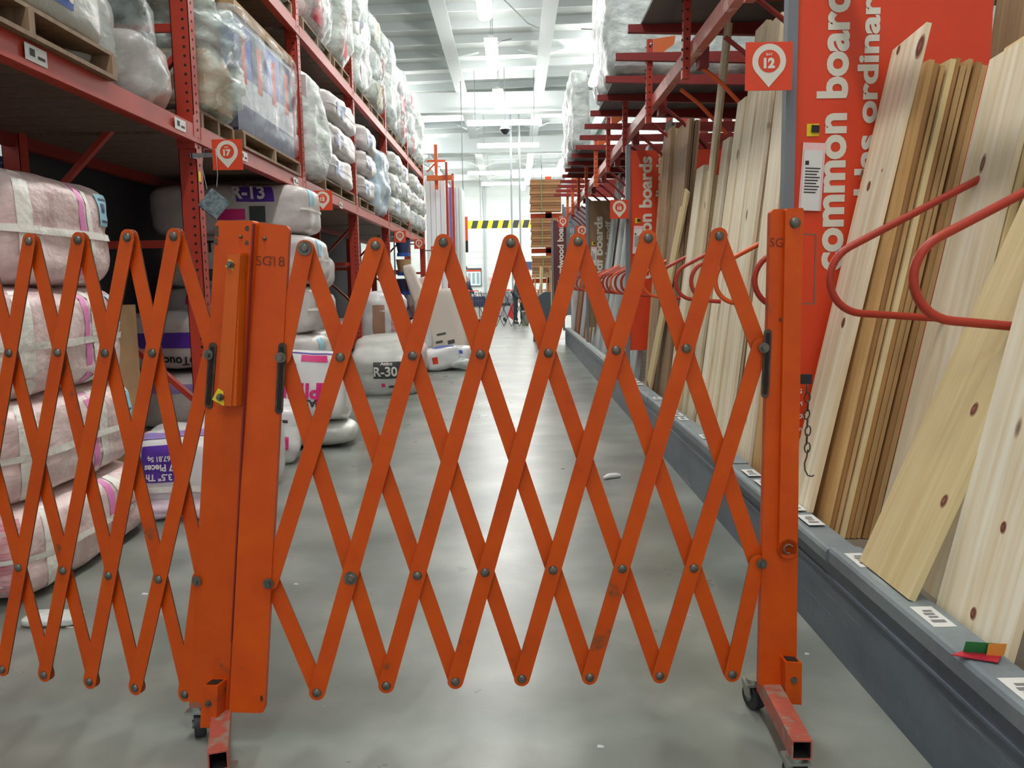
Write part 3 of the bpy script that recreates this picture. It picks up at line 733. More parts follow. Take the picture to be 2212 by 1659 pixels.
bay_sign('2', 1197, 557, 16.9, 'tiniest far orange bay sign at the foot of the maroon panel', size=.11)
bay_sign('11', 790, 655, 11.0, 'orange location sign hanging tilted half hidden behind a gate bar', tilt=.75)
def vtext(s, x, y, z, width, asc, m, par, nm='lettering'):
    return lettering(nm, s, (x, y-.0015, z), (0, 0, 1), (-1, 0, 0), height=asc, width=width, m=m, parent=None, bold=.035)
def board_sign(y, X0, X1, Z0, Z1, m, t1, t2, label, w1=1.13, w2=1.02, tag_=True, mt=None, ps=.04, full2=True):
    r = empty('display_panel', label, 'sign', (X0, y, Z0))
    _ch(G().box(X0, X1, y, y+.02, Z0, Z1), 'panel', m, r)
    _ch(G().box(X0-ps, X0, y-.02, y+.03, .245, Z1+.05), 'side_post', mat('grey_post_paint', (112, 118, 124), .5), r)
    mt = mt or M_signw
    if t1:
        o = vtext(t1, X0+.205, y, 1.235, w1, .122, mt, r); o.parent = r; o.location = -Vector(r.location)
    if t2:
        o = vtext(t2, X0+.320, y, 1.40, w2, .082, mt, r); o.parent = r; o.location = -Vector(r.location)
    return r
SP = 3.34
sp1 = board_sign(SP, 1.10, 1.85, .56, 2.46, M_sign, 'common boards', 'tablas ordinarias', 'nearest orange sign panel reading common boards sideways')
for s, i in (('G', 0), ('M', 1), ('or', 2), ('In', 3), ('a', 4)):
    o = lettering('small_print', s, atY(1723, 850+i*27, SP-.002), (1, 0, 0), (0, 0, 1), height=.019, m=M_signw, bold=.03); o.parent = sp1; o.location = -Vector(sp1.location)
board_sign(7.95, 1.10, 1.95, .56, 2.42, M_sign, 'common boards', 'tablas ordinarias', 'second orange sign panel reading boards, beyond the tall pine boards')
board_sign(12.3, 1.10, 1.85, .56, 2.39, mat('mdf_brown', (136, 108, 78), .6), 'mdf boards', 'tablas mdf', 'brown sign panel reading mdf boards', w1=.93, w2=.7)
board_sign(16.85, .80, 1.06, .56, 2.45, mat('hardwood_maroon', (92, 44, 48), .5), 'hardwood boards', None, 'narrow maroon sign panel reading hardwood boards', w1=1.3)
board_sign(17.2, 1.04, 1.5, .56, 2.75, mat('panel_grey_blue', (122, 132, 140), .5), 'columns', None, 'pale grey-blue sign panel reading columns', w1=1.1, mt=mat('pale_blue_print', (176, 186, 192), .5))
for yy, nm in ((SP, 'nearest orange'), (7.95, 'second orange'), (12.3, 'brown mdf')):
    k = yy
    tag(G().box(1.148, 1.196, k-.004, k-.001, 1.755, 1.802).build('warning_sticker', M_yellow), f'small yellow and black sticker on the {nm} panel', 'sticker')
    r = empty('info_tag', f'white printed card in a clear sleeve taped to the {nm} panel', 'tag', (1.17, k-.006, 1.6), (0, .05, 0))
    G().box(-.042, .046, -.002, .002, -.13, .13).build('sleeve', mat('clear_sleeve', (232, 190, 190), .2), r)
    G().box(-.036, .036, -.006, -.003, -.13, .10).build('card', M_lab, r)
    g = G(); [g.box(-.028, .03-(q % 3)*.006, -.0075, -.006, .03-q*.0115, .034-q*.0115) for q in range(9)]; g.box(-.03, -.016, -.0075, -.006, .045, .06); g.build('card_print', M_black, r)
    G().box(1.155-1.17, 1.185-1.17, -.006, -.003, .168, .196).build('sticker_print', M_black, r)

# ================================================================ CANTILEVER RACK (right)
RR = empty('cantilever_rack', 'tall red cantilever rack with arms and hoops over the leaning boards', 'rack', (1.1, 4, 0))
_ch(G().box(1.10, 1.156, 1.0, 17.0, 2.564, 2.652), 'front_beam', M_beamP, RR)
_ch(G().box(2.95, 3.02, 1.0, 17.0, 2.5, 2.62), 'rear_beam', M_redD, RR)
posts = [2.48+1.42*k for k in range(11)]
for k, y in enumerate(posts):
    g = G(); a = Vector((1.075, y, 2.44)); b2 = Vector((1.085, y, 3.07))
    g.bar(a, b2, .05, .045, (1, 0, 0)); _ch(g, 'hanging_post', M_red if k < 6 else M_org2, RR)
    g = G()
    for j in range(10):
        z = 2.5+j*.057; g.cyl((1.079+.006*(z-2.44), y-.0235, z), (1.079+.006*(z-2.44), y-.0262, z), .008, 8); g.cyl((1.055, y, z), (1.0505, y, z), .008, 8)
    _ch(g, 'post_holes', M_dark, RR)
    _ch(G().prism([(1.11, y-.02, 3.07), (1.28, y-.02, 3.095), (1.27, y-.02, 3.03), (1.11, y-.02, 2.92)], (0, .004, 0)), 'gusset', M_gus, RR)
    _ch(G().dome((1.09, y-.026, 3.03), (0, -1, 0), .012, .01, 8).dome((1.09, y-.026, 2.95), (0, -1, 0), .012, .01, 8), 'gusset_bolt', M_zinc, RR)
    _ch(G().box(1.15, 1.21, y-.05, y+.05, 2.50, 2.62), 'rod_bracket', M_redD, RR)
for k in range(25):
    y = 2.9+.61*k
    for dx in (0,):
        m = M_org2 if k in (4, 5) else M_redD
        g = G().tube([(1.17, y, 2.52), (1.30, y+.0, 2.42), (1.50, y+.02, 2.22)], .0135, 8); _ch(g, 'divider_rod', m, RR)
for k in range(18):
    y = 4.55+.71*k
    g = G(); A = [(.81, y-.022, 2.905), (.81, y+.022, 2.905), (.81, y+.022, 2.955), (.81, y-.022, 2.955)]; B = [(3.0, y-.03, 2.83), (3.0, y+.03, 2.83), (3.0, y+.03, 2.955), (3.0, y-.03, 2.955)]
    g.hexa(A, B); _ch(g, 'arm', M_redD, RR)
    if k % 2 == 0:
        _ch(G().box(2.86, 2.98, y-.06, y+.06, .25, 5.0), 'column', M_redD, RR)
        for z in (.9, 1.5, 2.1): _ch(G().box(2.0, 2.9, y-.015, y+.015, z, z+.03), 'rail', M_redD, RR)
for k, (ya, yb) in enumerate(((4.3, 6.1), (7.5, 9.0), (11.2, 14.))):
    tag(G().box(.90, 2.9, ya, yb, 2.957, 2.975).build('shelf_deck', mat('grey_deck', (92, 88, 90), .7, col2=(112, 108, 108), scale=(6, 1, 1))), ('dark grey deck board on the arms above the bay 12 sign', 'dark grey deck board under the tall wrapped sheet stack', 'dark grey deck board on the farthest arms')[k], 'deck board', 'deck boards on the arms')
# U shaped divider hoops
def hoop(y, m, xb=1.06, L=.42):
    R = .118; cz_ = 1.203; cx = xb+R; pts = [(cx+L, y-.004, cz_-R-.032)]
    for i in range(15):
        a = math.radians(-94-149*i/14); pts.append((cx+math.cos(a)*R, y, cz_+math.sin(a)*R))
    # upper leg
    a = Vector(pts[-1]); pts.append(a+Vector((1.0, .0, .51)))
    return _ch(G().tube(pts, .0128, 10), 'divider_hoop', m, RR)
hy = [2.23, 2.82, 3.7, 4.42, 5.02, 5.5, 6.2, 6.9, 7.6, 8.3, 8.8, 9.2, 9.6, 10., 10.4, 10.8, 11.2, 11.7, 12.6, 13.4, 14.2, 15.0, 15.7]
for i, y in enumerate(hy): hoop(y, M_red if i % 4 != 3 else M_org2, L=.40 if i != 0 else .30)

# ================================================================ WRAPPED STACKS ON THE ARMS
def wrapped(name, label, x0, x1, y0, y1, z0, z1, m, seed, N=9., inner=None, amp=.05, fr=3., res=18, core=None):
    d = (x1-x0, y1-y0, z1-z0); c = ((x0+x1)/2, (y0+y1)/2, (z0+z1)/2)
    r = empty(name, label, 'wrapped stack', c)
    if core: core(r, d)
    weld(bag_body(d, seed, res, N, amp, fr).build('stretch_wrap', m, r)); return r
def sheets(m, n=8, s=.9, var=None):
    def f(r, d):
        for k in range(n):
            z0 = -d[2]/2*s+d[2]*s*k/n; G().box(-d[0]/2*s, d[0]/2*s, -d[1]/2*s, d[1]/2*s, z0+.003, z0+d[2]*s/n-.003).build('sheet', m if not var else var[k % len(var)], r)
    return f
M_foam = mat('white_foam_sheet', (214, 220, 228), .55)
wrapped('wrapped_sheet_stack', 'tall stack of white sheets in stretch wrap on the nearest cantilever arms', .84, 2.6, 7.4, 9.0, 2.98, 5.2, M_film2, 3, N=14, core=sheets(M_foam, 6, .93), amp=.04, res=26)
wrapped('wrapped_sheet_stack', 'bright narrow wrapped stack standing on the farther cantilever arms', .80, 1.05, 11.4, 13.6, 2.98, 4.05, M_film2, 5, N=9, core=sheets(M_foam, 4, .86), amp=.06)
g = 0
# ================================================================ LEANING BOARDS
def board(label, x, y0, wd_, thk, z0, L, lean, m, group, ylean=0., twist=0., name='board', cut=0.):
    """foot at (x, y0..y0+wd_, z0); leans towards +x by angle 'lean'"""
    g = G(); a = [(0, 0, 0), (thk, 0, 0), (thk, wd_, 0), (0, wd_, 0)]; b2 = [(0, 0, L-cut), (thk, 0, L-cut), (thk, wd_, L+cut), (0, wd_, L+cut)]
    g.hexa(a, b2)
    ob = g.build(name, m); ob.location = (x, y0, z0)
    ob.rotation_euler = (-ylean, lean, twist)
    return tag(ob, label, 'board', group)
def stack(desc, x, y0, wd_, n, z0, L, lean, mats, group, thk=.019, ylean=0., var=.06, first=None, dw=.03, rng=None, toplean=0.):
    rng = rng or random.Random(int(y0*100))
    for i in range(n):
        m = mats[i % len(mats)] if not (i == 0 and first) else first
        l = L-rng.random()*var*(1 if i else 0)
        th = thk*(1 if rng.random() < .8 else 1.6)
        board(f'{ORD[i]} board from the aisle, {desc}' if n > 1 else f'single {desc}', x, y0+rng.random()*dw*(1 if i else 0), wd_-rng.random()*dw*.6, th, z0, l, lean+toplean*i*.1+(rng.random()-.5)*.004, m, group, ylean, 0, name='pine_board')
        x += th*1.02+ .0006+.002*rng.random()
B1 = 'boards leaning in the nearest bay'
# nearest bay (right of the gate post)
def knots(ob, px, rr=(.012, .017)):
    """round dark knots set into the aisle side of a board"""
    bpy.context.view_layer.update(); Mi = ob.matrix_world.inverted(); o = Mi @ O
    for q in px:
        d = (Mi.to_3x3() @ ray(q[0], q[1])); t = -o.x/d.x; p = o+d*t; s = q[2] if len(q) > 2 else 1.
        for k, (f, m) in enumerate(((1.25, mat('knot_halo', (176, 140, 104), .6)), (1., mat('knot_dark', (112, 64, 52), .6)), (.45, mat('knot_heart', (146, 92, 72), .6)))):
            poly = [(-.0006-.0005*k, p.y+math.cos(a)*rr[0]*s*f, p.z+math.sin(a)*rr[1]*s*f) for a in [i*math.pi/8 for i in range(16)]]
            G().prism(poly, (-.0004, 0, 0)).build('knot', m, ob)
def board_px(label, bl, tl, yf, wd_, thk, m, group, ext=0., name='pine_board'):
    """far edge runs through the two pixels in the upright plane y = yf"""
    a = atY(bl[0], bl[1], yf); b2 = atY(tl[0], tl[1], yf); L = (b2-a).length+ext
    return board(label, a.x, yf-wd_, wd_, thk, a.z, L, math.atan2(b2.x-a.x, b2.z-a.z), m, group, name=name, cut=-.014)
kb = board_px('wide white knotty pine board beside the common boards panel', (1699, 1070), (1930, 100), 3.30, .25, .019, M_pine, B1)
knots(kb, [(1988, 100, 2.0), (1941, 108, .9), (1862, 376, 1.0), (1877, 402, .95), (1822, 697, 1.), (1906, 368, .3)])
def yat(u, v, z): return atZ(u, v, z)
rg = random.Random(9)
for i in range(9):
    a = atY(1776+12.6*i, 1160, 2.99); b2 = atY(2010+14.2*i+rg.uniform(-3, 3), 122+(i % 3)*7-(10 if i == 4 else 0), 2.99)
    ob = board(f'{ORD[i]} tan board on edge counted from the white knotty board', a.x, 2.99+rg.random()*.012, .25, .019 if i not in (2, 6) else .014, .25, (b2-a).length, math.atan2(b2.x-a.x, b2.z-a.z), (M_tan, M_tanD, M_tan, M_pineY, M_tanD, M_tan, M_tan, M_tanD, M_tan)[i], B1, name='pine_board')
for i, (bl, tl, yf, w, mm, ds) in enumerate((((1893, 1150), (2140, 120), 2.93, .29, M_pine, 'pale pine board rising from behind the tan edge-on boards'), ((1915, 1160), (2172, 95), 2.90, .27, M_pineY, 'second pale board behind the tan edge-on boards'))):
    board_px(ds, bl, tl, yf, w, .02, mm, B1)
stack('pale knotty pile beside the big yellow board', 1.25, 2.30, .29, 3, .245, 2.15, .26, [M_pine, M_pineY, M_tan], B1)
yb = board_px('big smooth yellow pine board slanting forward on the curb', (1856, 1210), (2201, 451), 2.47, .322, .019, M_pineY, B1, ext=.5)
knots(yb, [(2105, 884, 1.), (2040, 1082, .95)])
gb = board_px('streaked knotty pine board standing by the flyer', (2016, 1327), (2142, 860), 2.15, .325, .019, M_pine, B1, ext=1.2)
knots(gb, [(2168, 1139, .75), (2103, 1325, .8)])
stack('brown pile at the bottom right edge of the view', 1.15, 1.50, .30, 4, .245, 2.0, .24, [M_tan, M_tan, M_pineY, M_tan], B1)
# second bay, boards between the two orange panels
B2 = 'boards leaning in the second bay'
sp = [('thin white pile tight behind the grey sign post', 1.13, 3.60, .12, 3, 2.2, .05, [M_pine, M_tan, M_grayw], M_pine),
      ('dark edged pile next to the grey sign post', 1.13, 3.82, .14, 6, 2.28, .085, [M_tan, M_tanD, M_tan, M_grayw], M_tan),
      ('broad cream pile under the bay 12 sign', 1.13, 4.02, .26, 4, 2.36, .095, [M_pine, M_tan, M_pineY], M_pine),
      ('tan pile just past the bay 12 sign', 1.14, 4.48, .26, 4, 2.34, .11, [M_tan, M_pine, M_tanD], M_pine),
      ('split pale pile past the bay 12 sign', 1.14, 4.80, .22, 3, 2.40, .115, [M_pine, M_grayw], M_pine),
      ('cream pile before the tall stick', 1.14, 5.08, .18, 4, 2.05, .12, [M_pine, M_tan, M_pine], M_pine),
      ('ragged short pile of pale sticks', 1.13, 5.32, .18, 4, 1.86, .12, [M_pine, M_pineY, M_tan], M_pine),
      ('tall lone stick pair rising past the front beam', 1.13, 5.56, .10, 2, 2.66, .10, [M_pine, M_pineY], M_pine),
      ('reddish knotted sticks', 1.13, 5.72, .16, 3, 1.72, .12, [M_pineY, M_cedar, M_pine], M_pineY),
      ('cream strips near the weathered boards', 1.13, 5.96, .24, 3, 1.78, .12, [M_pine, M_pineY], M_pine)]
for d, x, y, w, n, L, ln, ms, f in sp: stack(d, x, y, w, n, .245, L, ln, ms, B2, first=f)
board('pale board slanting across the low piles of the second bay', 1.095, 6.75, .20, .019, .34, 1.6, .13, M_pineY, B2, ylean=-.30, name='pine_board')
stack('wide weathered brown pile in the second bay', 1.16, 6.42, .50, 4, .245, 2.18, .08, [M_grayw], B2, var=.03)
stack('narrow weathered pile in the second bay', 1.15, 6.98, .32, 4, .245, 2.22, .07, [M_grayw, M_pineY], B2, var=.05)
stack('light pine pile against the second orange panel', 1.22, 7.38, .45, 4, .245, 2.15, .07, [M_pineY, M_pine], B2, var=.03)
rng = random.Random(4)
for k in range(13):
    board(f'{ORD[k]} tall brown board from the near end in the shaded back row', 2.05+rng.random()*.04, 3.5+k*.33, .28, .03, .245, 2.6+rng.random()*.5, .10, M_grayw, 'tall boards in the shaded back row', name='tall_board')
# upright tall brown board at the top right corner behind the panel
board('tall brown board showing above the top right corner of the first panel', 1.70, 3.42, .5, .03, .245, 3.1, .06, M_tan, B1, name='tall_board')
# third bay: primed white boards
B3 = 'white primed boards in the third bay'
rng = random.Random(11)
y = 8.15; k = 0
while y < 11.9:
    w = .22+rng.random()*.12; n = 3
    stack(f'{ORD[k]} white primed pile past the second orange panel', 1.13+rng.random()*.05, y, w, n, .245, 2.2+rng.random()*.35, .12+rng.random()*.05, [M_primed], B3, var=.1); y += w+.06; k += 1
# fourth bay
y = 12.45; k = 0
while y < 16.3:
    w = .14+rng.random()*.12
    stack(f'{ORD[k]} pile past the mdf panel', 1.12+rng.random()*.04, y, w, 2, .245, 1.1+rng.random()*1.0, .12, [rng.choice([M_cedar, M_primed, M_cedar, M_tan])], 'boards in the fourth bay'); y += w+.08; k += 1
# ================================================================ LEFT PALLET RACK
FX = -1.84; BX = -2.92
LR = empty('pallet_rack', 'long red steel pallet rack with two loaded levels on the left', 'rack', (FX, 2.5, 0))
PY = [2.51+2.51*k for k in range(7)]
Z1, Z2 = (2.046, 2.153), (3.37, 3.476)
for k, y in enumerate(PY):
    fr = empty('upright_frame', None, None, (0, 0, 0)); del_tags(fr); fr.parent = LR; fr.location = (-FX*1.0, -2.5, 0)
    fr.location = (0-FX, -2.5, 0)
    for nm, x in (('front_post', FX-.05), ('rear_post', BX)):
        g = G(); t = .004; w = .052; d = .045
        g.box(x-w, x+w, y-d, y-d+t, 0, 4.51); g.box(x+w-t, x+w, y-d, y+d, 0, 4.51); g.box(x-w, x-w+t, y-d, y+d, 0, 4.51); g.box(x-w-.02, x+w+.02, y-d-.02, y+d+.02, 0, .008)
        o = g.build(nm, M_red, fr)
        if nm == 'front_post':
            g = G(); z = .25
            while z < 4.45:
                g.cyl((x+.018, y-d-.0015, z), (x+.018, y-d, z), .0085, 8); g.cyl((x+w, y, z), (x+w+.0015, y, z), .0085, 8); z += .0508
            tag(g.build('post_holes', M_dark, fr), kind='stuff')
    g = G(); zs = [.25, 1.35, 2.6, 3.75]
    for i, z in enumerate((.3, 1.45, 2.68, 3.9)):
        g.box(BX+.05, FX-.1, y-.015, y+.015, z, z+.045)
    for a, b2 in ((1.38, .52), (1.62, 2.55), (2.8, 3.75)):
        g.bar((BX+.05, y+.01, a), (FX-.1, y+.01, b2), .03, .045, (0, 1, 0))
    g.build('brace', M_red, fr)
    [G().box(FX-.1, FX+.006, y-.07, y-.046, q[0]-.03, q[1]+.05).build('beam_clip', M_red, fr) for q in (Z1, Z2)]
for k in range(6):
    a, b2 = PY[k]+.047, PY[k+1]-.047
    for z0, z1 in (Z1, Z2):
        _ch(G().box(FX-.045, FX+.004, a, b2, z0, z1).box(FX-.012, FX+.012, a-.05, b2+.05, z0+.004, z0+.03), 'front_beam', M_red, LR)
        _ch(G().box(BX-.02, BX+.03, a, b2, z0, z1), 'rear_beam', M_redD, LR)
        g = G(); n = 11
        for j in range(n):
            ya = a+(b2-a)*j/n; g.box(BX+.0, FX-.05, ya+.004, a+(b2-a)*(j+1)/n-.004, z1-.035, z1-.008)
        _ch(g, 'deck', M_plank, LR)
_ch(G().box(BX-.02, FX+.004, PY[-1], 18.2, 3.37, 3.476), 'end_beam', M_red, LR) if False else None
for (u, v, w) in ((73, 120, .10), (386, 270, .10), (524, 338, .10), (637, 393, .10), (735, 444, .1)):
    p = atX(u, v, FX+.005)
    _ch(G().box(FX+.013, FX+.015, p.y-w*.75, p.y+w*.75, p.z-.03, p.z+.032), 'price_label', M_lab, LR)
    _ch(G().box(FX+.015, FX+.0158, p.y-w*.45, p.y-w*.1, p.z-.01, p.z+.018).box(FX+.015, FX+.0158, p.y+w*.1, p.y+w*.6, p.z-.012, p.z+.0), 'price_print', M_black, LR)
# hanging sample tile and tag on the first post
p = atY(463, 440, 4.86)
r = empty('sample_tile', 'speckled grey fibre sample square hung by wire from the rack post', 'sample', p, (0, math.radians(40), .25))
M_tile = mat('speckled_grey_fibre', (120, 136, 140), .8, col2=(84, 98, 104), scale=(40, 40, 40), bump=.5)
G().box(-.062, .062, -.012, .012, -.062, .062).build('fibre_pad', M_tile, r); G().box(-.066, .058, .014, .03, -.066, .058).build('backing', mat('tile_back', (78, 88, 86), .7), r)
a = atY(441, 322, 4.88); b2 = atY(436, 360, 4.87); c = atY(447, 408, 4.86); d = atY(466, 322, 4.88); e = atY(470, 375, 4.87); f = atY(468, 404, 4.86)
tag(G().tube([c, b2, a, d, e, f], .0022, 6).build('hanging_wire', mat('wire_steel', (150, 150, 146), .4, .6)), 'thin wire loop holding the grey sample square', 'wire')
p = atY(458, 379, 4.955); tag(G().box(FX+.0025, FX+.005, 4.985, 5.02, p.z-.03, p.z+.03).build('yellow_tag', M_yellow), 'small yellow tag stuck on the first rack post', 'tag')
# blue corrugated panel behind the rack
g = G(); y = 2.0
while y < 5.4:
    g.box(-3.16, -3.12+(.012 if int(y*20) % 2 else 0), y, y+.05, .6, 2.0); y += .05
g2 = G(); z = .6
while z < 2.02:
    g2.box(-3.16, -3.12, 1.8, 5.4, z, z+.035); z += .045
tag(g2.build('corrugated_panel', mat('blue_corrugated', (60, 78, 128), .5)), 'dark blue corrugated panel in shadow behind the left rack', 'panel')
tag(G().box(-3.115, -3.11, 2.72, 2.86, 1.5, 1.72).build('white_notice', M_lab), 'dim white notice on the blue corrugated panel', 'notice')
tag(G().box(-3.2, -3.16, 5.4, 17.5, .0, 2.3).build('dark_panel', mat('back_shade_panel', (60, 58, 66), .7)), 'dark grey panel added as shade behind the left rack', 'panel')  # dark sheet added to keep the rack interior dark
tag(G().box(-3.2, -3.16, 2.0, 15.0, 2.3, 4.3).build('upper_panel', mat('upper_back_panel', (52, 58, 78), .7)), 'dark blue-grey panel behind the upper shelf of the left rack', 'panel')  # plain solid dark sheet

# ================================================================ PALLETS
def pallet(label, x0, x1, y0, y1, z0, grp='pallets on the left rack'):
    r = empty('pallet', label, 'pallet', ((x0+x1)/2, (y0+y1)/2, z0), group=grp); w = (x1-x0)/2; l = (y1-y0)/2
    g = G(); n = 7
    for k in range(n):
        xa = -w+2*w*k/n; g.box(xa+.008, xa+2*w/n-.008, -l, l, .105, .122)
    g.build('deck_boards', M_pal, r)
    for x in (-l, -.02, l-.04): G().box(-w, w, x, x+.04, .018, .105).build('stringer', M_pal, r)
    g = G(); [g.box(-w+(2*w-.1)*k/2, -w+(2*w-.1)*k/2+.1, -l, l, 0, .018) for k in range(3)]; g.build('bottom_boards', M_pal, r)
    return r
S1 = Z1[1]+.001; S2 = Z2[1]+.001; PH = .123
# --- bay of bag R-19
pallet('nearest wooden pallet carrying the upside-down R-19 bag', -2.85, -1.80, 2.6, 3.95, S1)
bag('insulation_bag', 'white bag with upside-down blue R-19 label at the top left corner', 'insulation bag', (-2.3, 3.33, S1+PH+.26), (1.0, 1.2, .52), m=M_gbag, seed=2, N=12, amp=.012,
    marks=[('print_panel', '+X', .06, .44, -.72, .3, M_blue), ('text', '+X', 'R-19', .25, -.45, .075, M_white, True)])
wrapped('wrapped_bag_stack', 'grey stretch-wrapped load slumping off the nearest pallet', -2.75, -1.80, 3.72, 4.62, S1+.002, S1+.98, M_film3, 8, N=5, amp=.10, fr=2.5)
bag('insulation_bag', 'second pale bag inside the slumping grey wrap', 'insulation bag', (-2.4, 4.22, S1+.30), (.8, .6, .55), m=M_gbag, seed=12, N=5, amp=.03)
bag('insulation_bag', 'light grey bag behind the first rack post on the upper level', 'insulation bag', (-2.35, 4.72, S1+.22), (.9, .42, .40), m=M_wbag, seed=13, N=5, amp=.03)
# --- bay 17-15
pallet('wooden pallet under the crumpled clear bundle', -2.75, -1.86, 5.15, 5.75, S1)
def box_core(r, d):
    G().box(-d[0]*.42, d[0]*.40, -d[1]*.42, d[1]*.4, -d[2]*.42, d[2]*.0).build('carton', M_card, r)
    G().box(-d[0]*.40, d[0]*.36, -d[1]*.40, d[1]*.34, d[2]*.02, d[2]*.3).build('dark_carton', mat('dark_carton', (96, 80, 66), .7), r)
wrapped('wrapped_carton_stack', 'crumpled shiny clear bundle of cartons beside the first rack post', -2.72, -1.74, 5.12, 5.72, S1+.10, S1+.86, M_film, 21, N=4, amp=.11, fr=5, core=box_core, res=26)
def tall_box(label, y0, y1, seed):
    r = empty('tall_carton', label, 'carton', (-2.3, (y0+y1)/2, S1+PH), group='tall blue and white cartons'); h = (y1-y0)/2-.004; w = .44
    G().box(-w, w, -h, h, 0, .80).build('carton_body', mat('white_carton', (196, 200, 206), .4), r)
    G().box(-w-.001, w+.001, -h-.001, h+.001, .40, .74).build('blue_panel', M_blue if seed % 2 else M_navy, r)
    G().box(-w-.001, w+.001, -h-.001, h+.001, .0, .2).build('dark_base_print', M_navy, r)
    G().box(w+.001, w+.002, -h*.3, h*.3, 0.35, .68).build('orange_stripe', mat('orange_print', (210, 90, 60), .5), r)
    G().box(-w-.012, w+.012, -h-.003, h+.003, .78, .86).build('cardboard_tray', M_card, r)
pallet('wooden pallet under the tall blue and white cartons', -2.78, -1.82, 5.82, 7.35, S1)
for i in range(4): tall_box(f'{ORD[i]} tall blue and white carton with a cardboard top behind the crumpled bundle', 5.84+i*.37, 5.84+(i+1)*.37, i+1)
wrapped('carton_film', 'clear wrap around the four tall cartons', -2.80, -1.80, 5.79, 7.36, S1+.13, S1+.965, M_film4, 31, N=16, amp=.015, res=20)
# --- bay 3,4,5,6 level 1
def level_bags(k, y0, y1, ztop, cols, m, desc, seed, S=S1, bulge=.0, nrow=3, fm=None, x1=-1.80):
    pallet(f'wooden pallet under the {desc}', -2.8, x1-.03, y0+.03, y1-.03, S)
    h = (ztop-S-PH)/nrow
    ds = ['bottom', 'middle', 'top'] if nrow == 3 else ['bottom', 'lower middle', 'upper middle', 'top']
    w = (y1-y0)/cols
    for i in range(nrow):
        for c in range(cols):
            nm = f'{ds[i]} {["near", "far", "farthest"][c]} bag in the {desc}' if cols > 1 else f'{ds[i]} white bag in the {desc}'
            bag('insulation_bag', nm, 'insulation bag', (-2.3+.02*((i*7+c) % 3), y0+w*(c+.5), S+PH+h*(i+.5)), (1.02, w*.98, h*1.02), m=m, seed=seed+i*3+c, N=6, amp=.03,
                marks=[('print_panel', '+X', -.6, -.1, -.5, .3, M_faint if (i+c+seed) % 2 else M_faintb), ('seam_band', '+X', -1, 1, -.04, .04, M_seam)], res=12)
    if fm: wrapped('bag_wrap', f'stretch wrap around the {desc}', -2.85, x1, y0-.02, y1+.02, S+.06, ztop+.03, fm, seed+9, N=7, amp=.04, res=16)
wrapped('wrapped_bag_stack', 'pale green-grey wrapped column just past the second rack post', -2.75, -1.74, 7.6, 8.25, S1+.02, S1+1.0, M_film2, 41, N=6, amp=.07, core=sheets(M_wbag, 3, .85), res=20)
level_bags(3, 8.3, 9.9, S1+1.0, 1, M_wbag, 'pile of big white bags past the wrapped column', 50)
level_bags(4, 10.15, 11.3, S1+1.0, 1, M_wbag, 'pile of white bags behind the third rack post', 60)
wrapped('wrapped_bag_stack', 'blue tinted wrapped column before the fourth rack post', -2.75, -1.76, 11.35, 12.4, S1+.02, S1+.95, film('blue_film', (176, 200, 216), .85), 71, N=6, amp=.08, core=sheets(M_wbag, 3, .85))
level_bags(5, 12.7, 14.9, S1+1.08, 2, M_gbag, 'grey-white pile past the fourth rack post', 80, fm=M_film3, nrow=3)
level_bags(6, 15.2, 17.4, S1+1.08, 2, M_gbag, 'grey-white pile at the far end of the middle shelf', 90, fm=M_film3, nrow=3)
# --- level 2
def up(k, y0, y1, h, m, desc, seed, colr, N=5, x1=-1.76, bag_m=None):
    pallet(f'wooden pallet under the {desc}', -2.8, -1.84, y0+.03, y1-.03, S2)
    n = 3
    for i in range(n):
        bag('insulation_bag', f'{["bottom", "middle", "top"][i]} bag inside the {desc}', 'insulation bag', (-2.3, (y0+y1)/2, S2+PH+h/n*(i+.5)), (1.0, (y1-y0)*.95, h/n*1.02), m=bag_m or M_gbag, seed=seed+i, N=4.5, amp=.03, marks=[('print_panel', '+X', -.5, .3, -.7, .6, colr[i % len(colr)])], res=8)
    wrapped('bag_wrap', f'loose wrap over the {desc}', -2.86, x1, y0, y1, S2+.04, S2+PH+h+.05, m, seed+5, N=N, amp=.08, res=20)
up(2, 5.2, 6.2, 1.0, M_film3, 'pale green load above the second shelf post', 101, [M_gbag])
up(2, 6.3, 7.4, .9, M_film2, 'green-tinted load at the top left of the view', 105, [M_gbag])
up(3, 7.7, 8.9, 1.5, M_film3, 'pink and red bag load on the top shelf', 111, [M_redp, M_pinkD], bag_m=M_pinkbag)
up(3, 9.0, 9.9, 1.9, M_film2, 'tall clear load over the third rack post', 121, [M_redp, M_gbag])
up(4, 10.15, 11.2, 1.35, M_film2, 'silvery load between the third and fourth posts', 131, [M_gbag, M_navy])
up(4, 11.3, 12.4, 1.25, M_film3, 'yellowish load on the top shelf', 141, [mat('straw_print', (206, 200, 160), .5), M_gbag])
up(5, 12.7, 13.7, 1.35, M_film2, 'blue-marked load past the fourth post', 151, [M_blue, M_gbag])
up(5, 13.8, 14.9, 1.2, M_film3, 'red and white bag load on the top shelf', 161, [M_redp, M_redp, M_cbag], bag_m=M_cbag)
up(6, 15.2, 16.2, 1.15, M_film3, 'cream and red load near the end of the top shelf', 171, [M_redp, M_cbag], bag_m=M_cbag)
up(6, 16.3, 17.4, 1.05, M_film2, 'farthest silvery load on the top shelf', 181, [M_gbag])

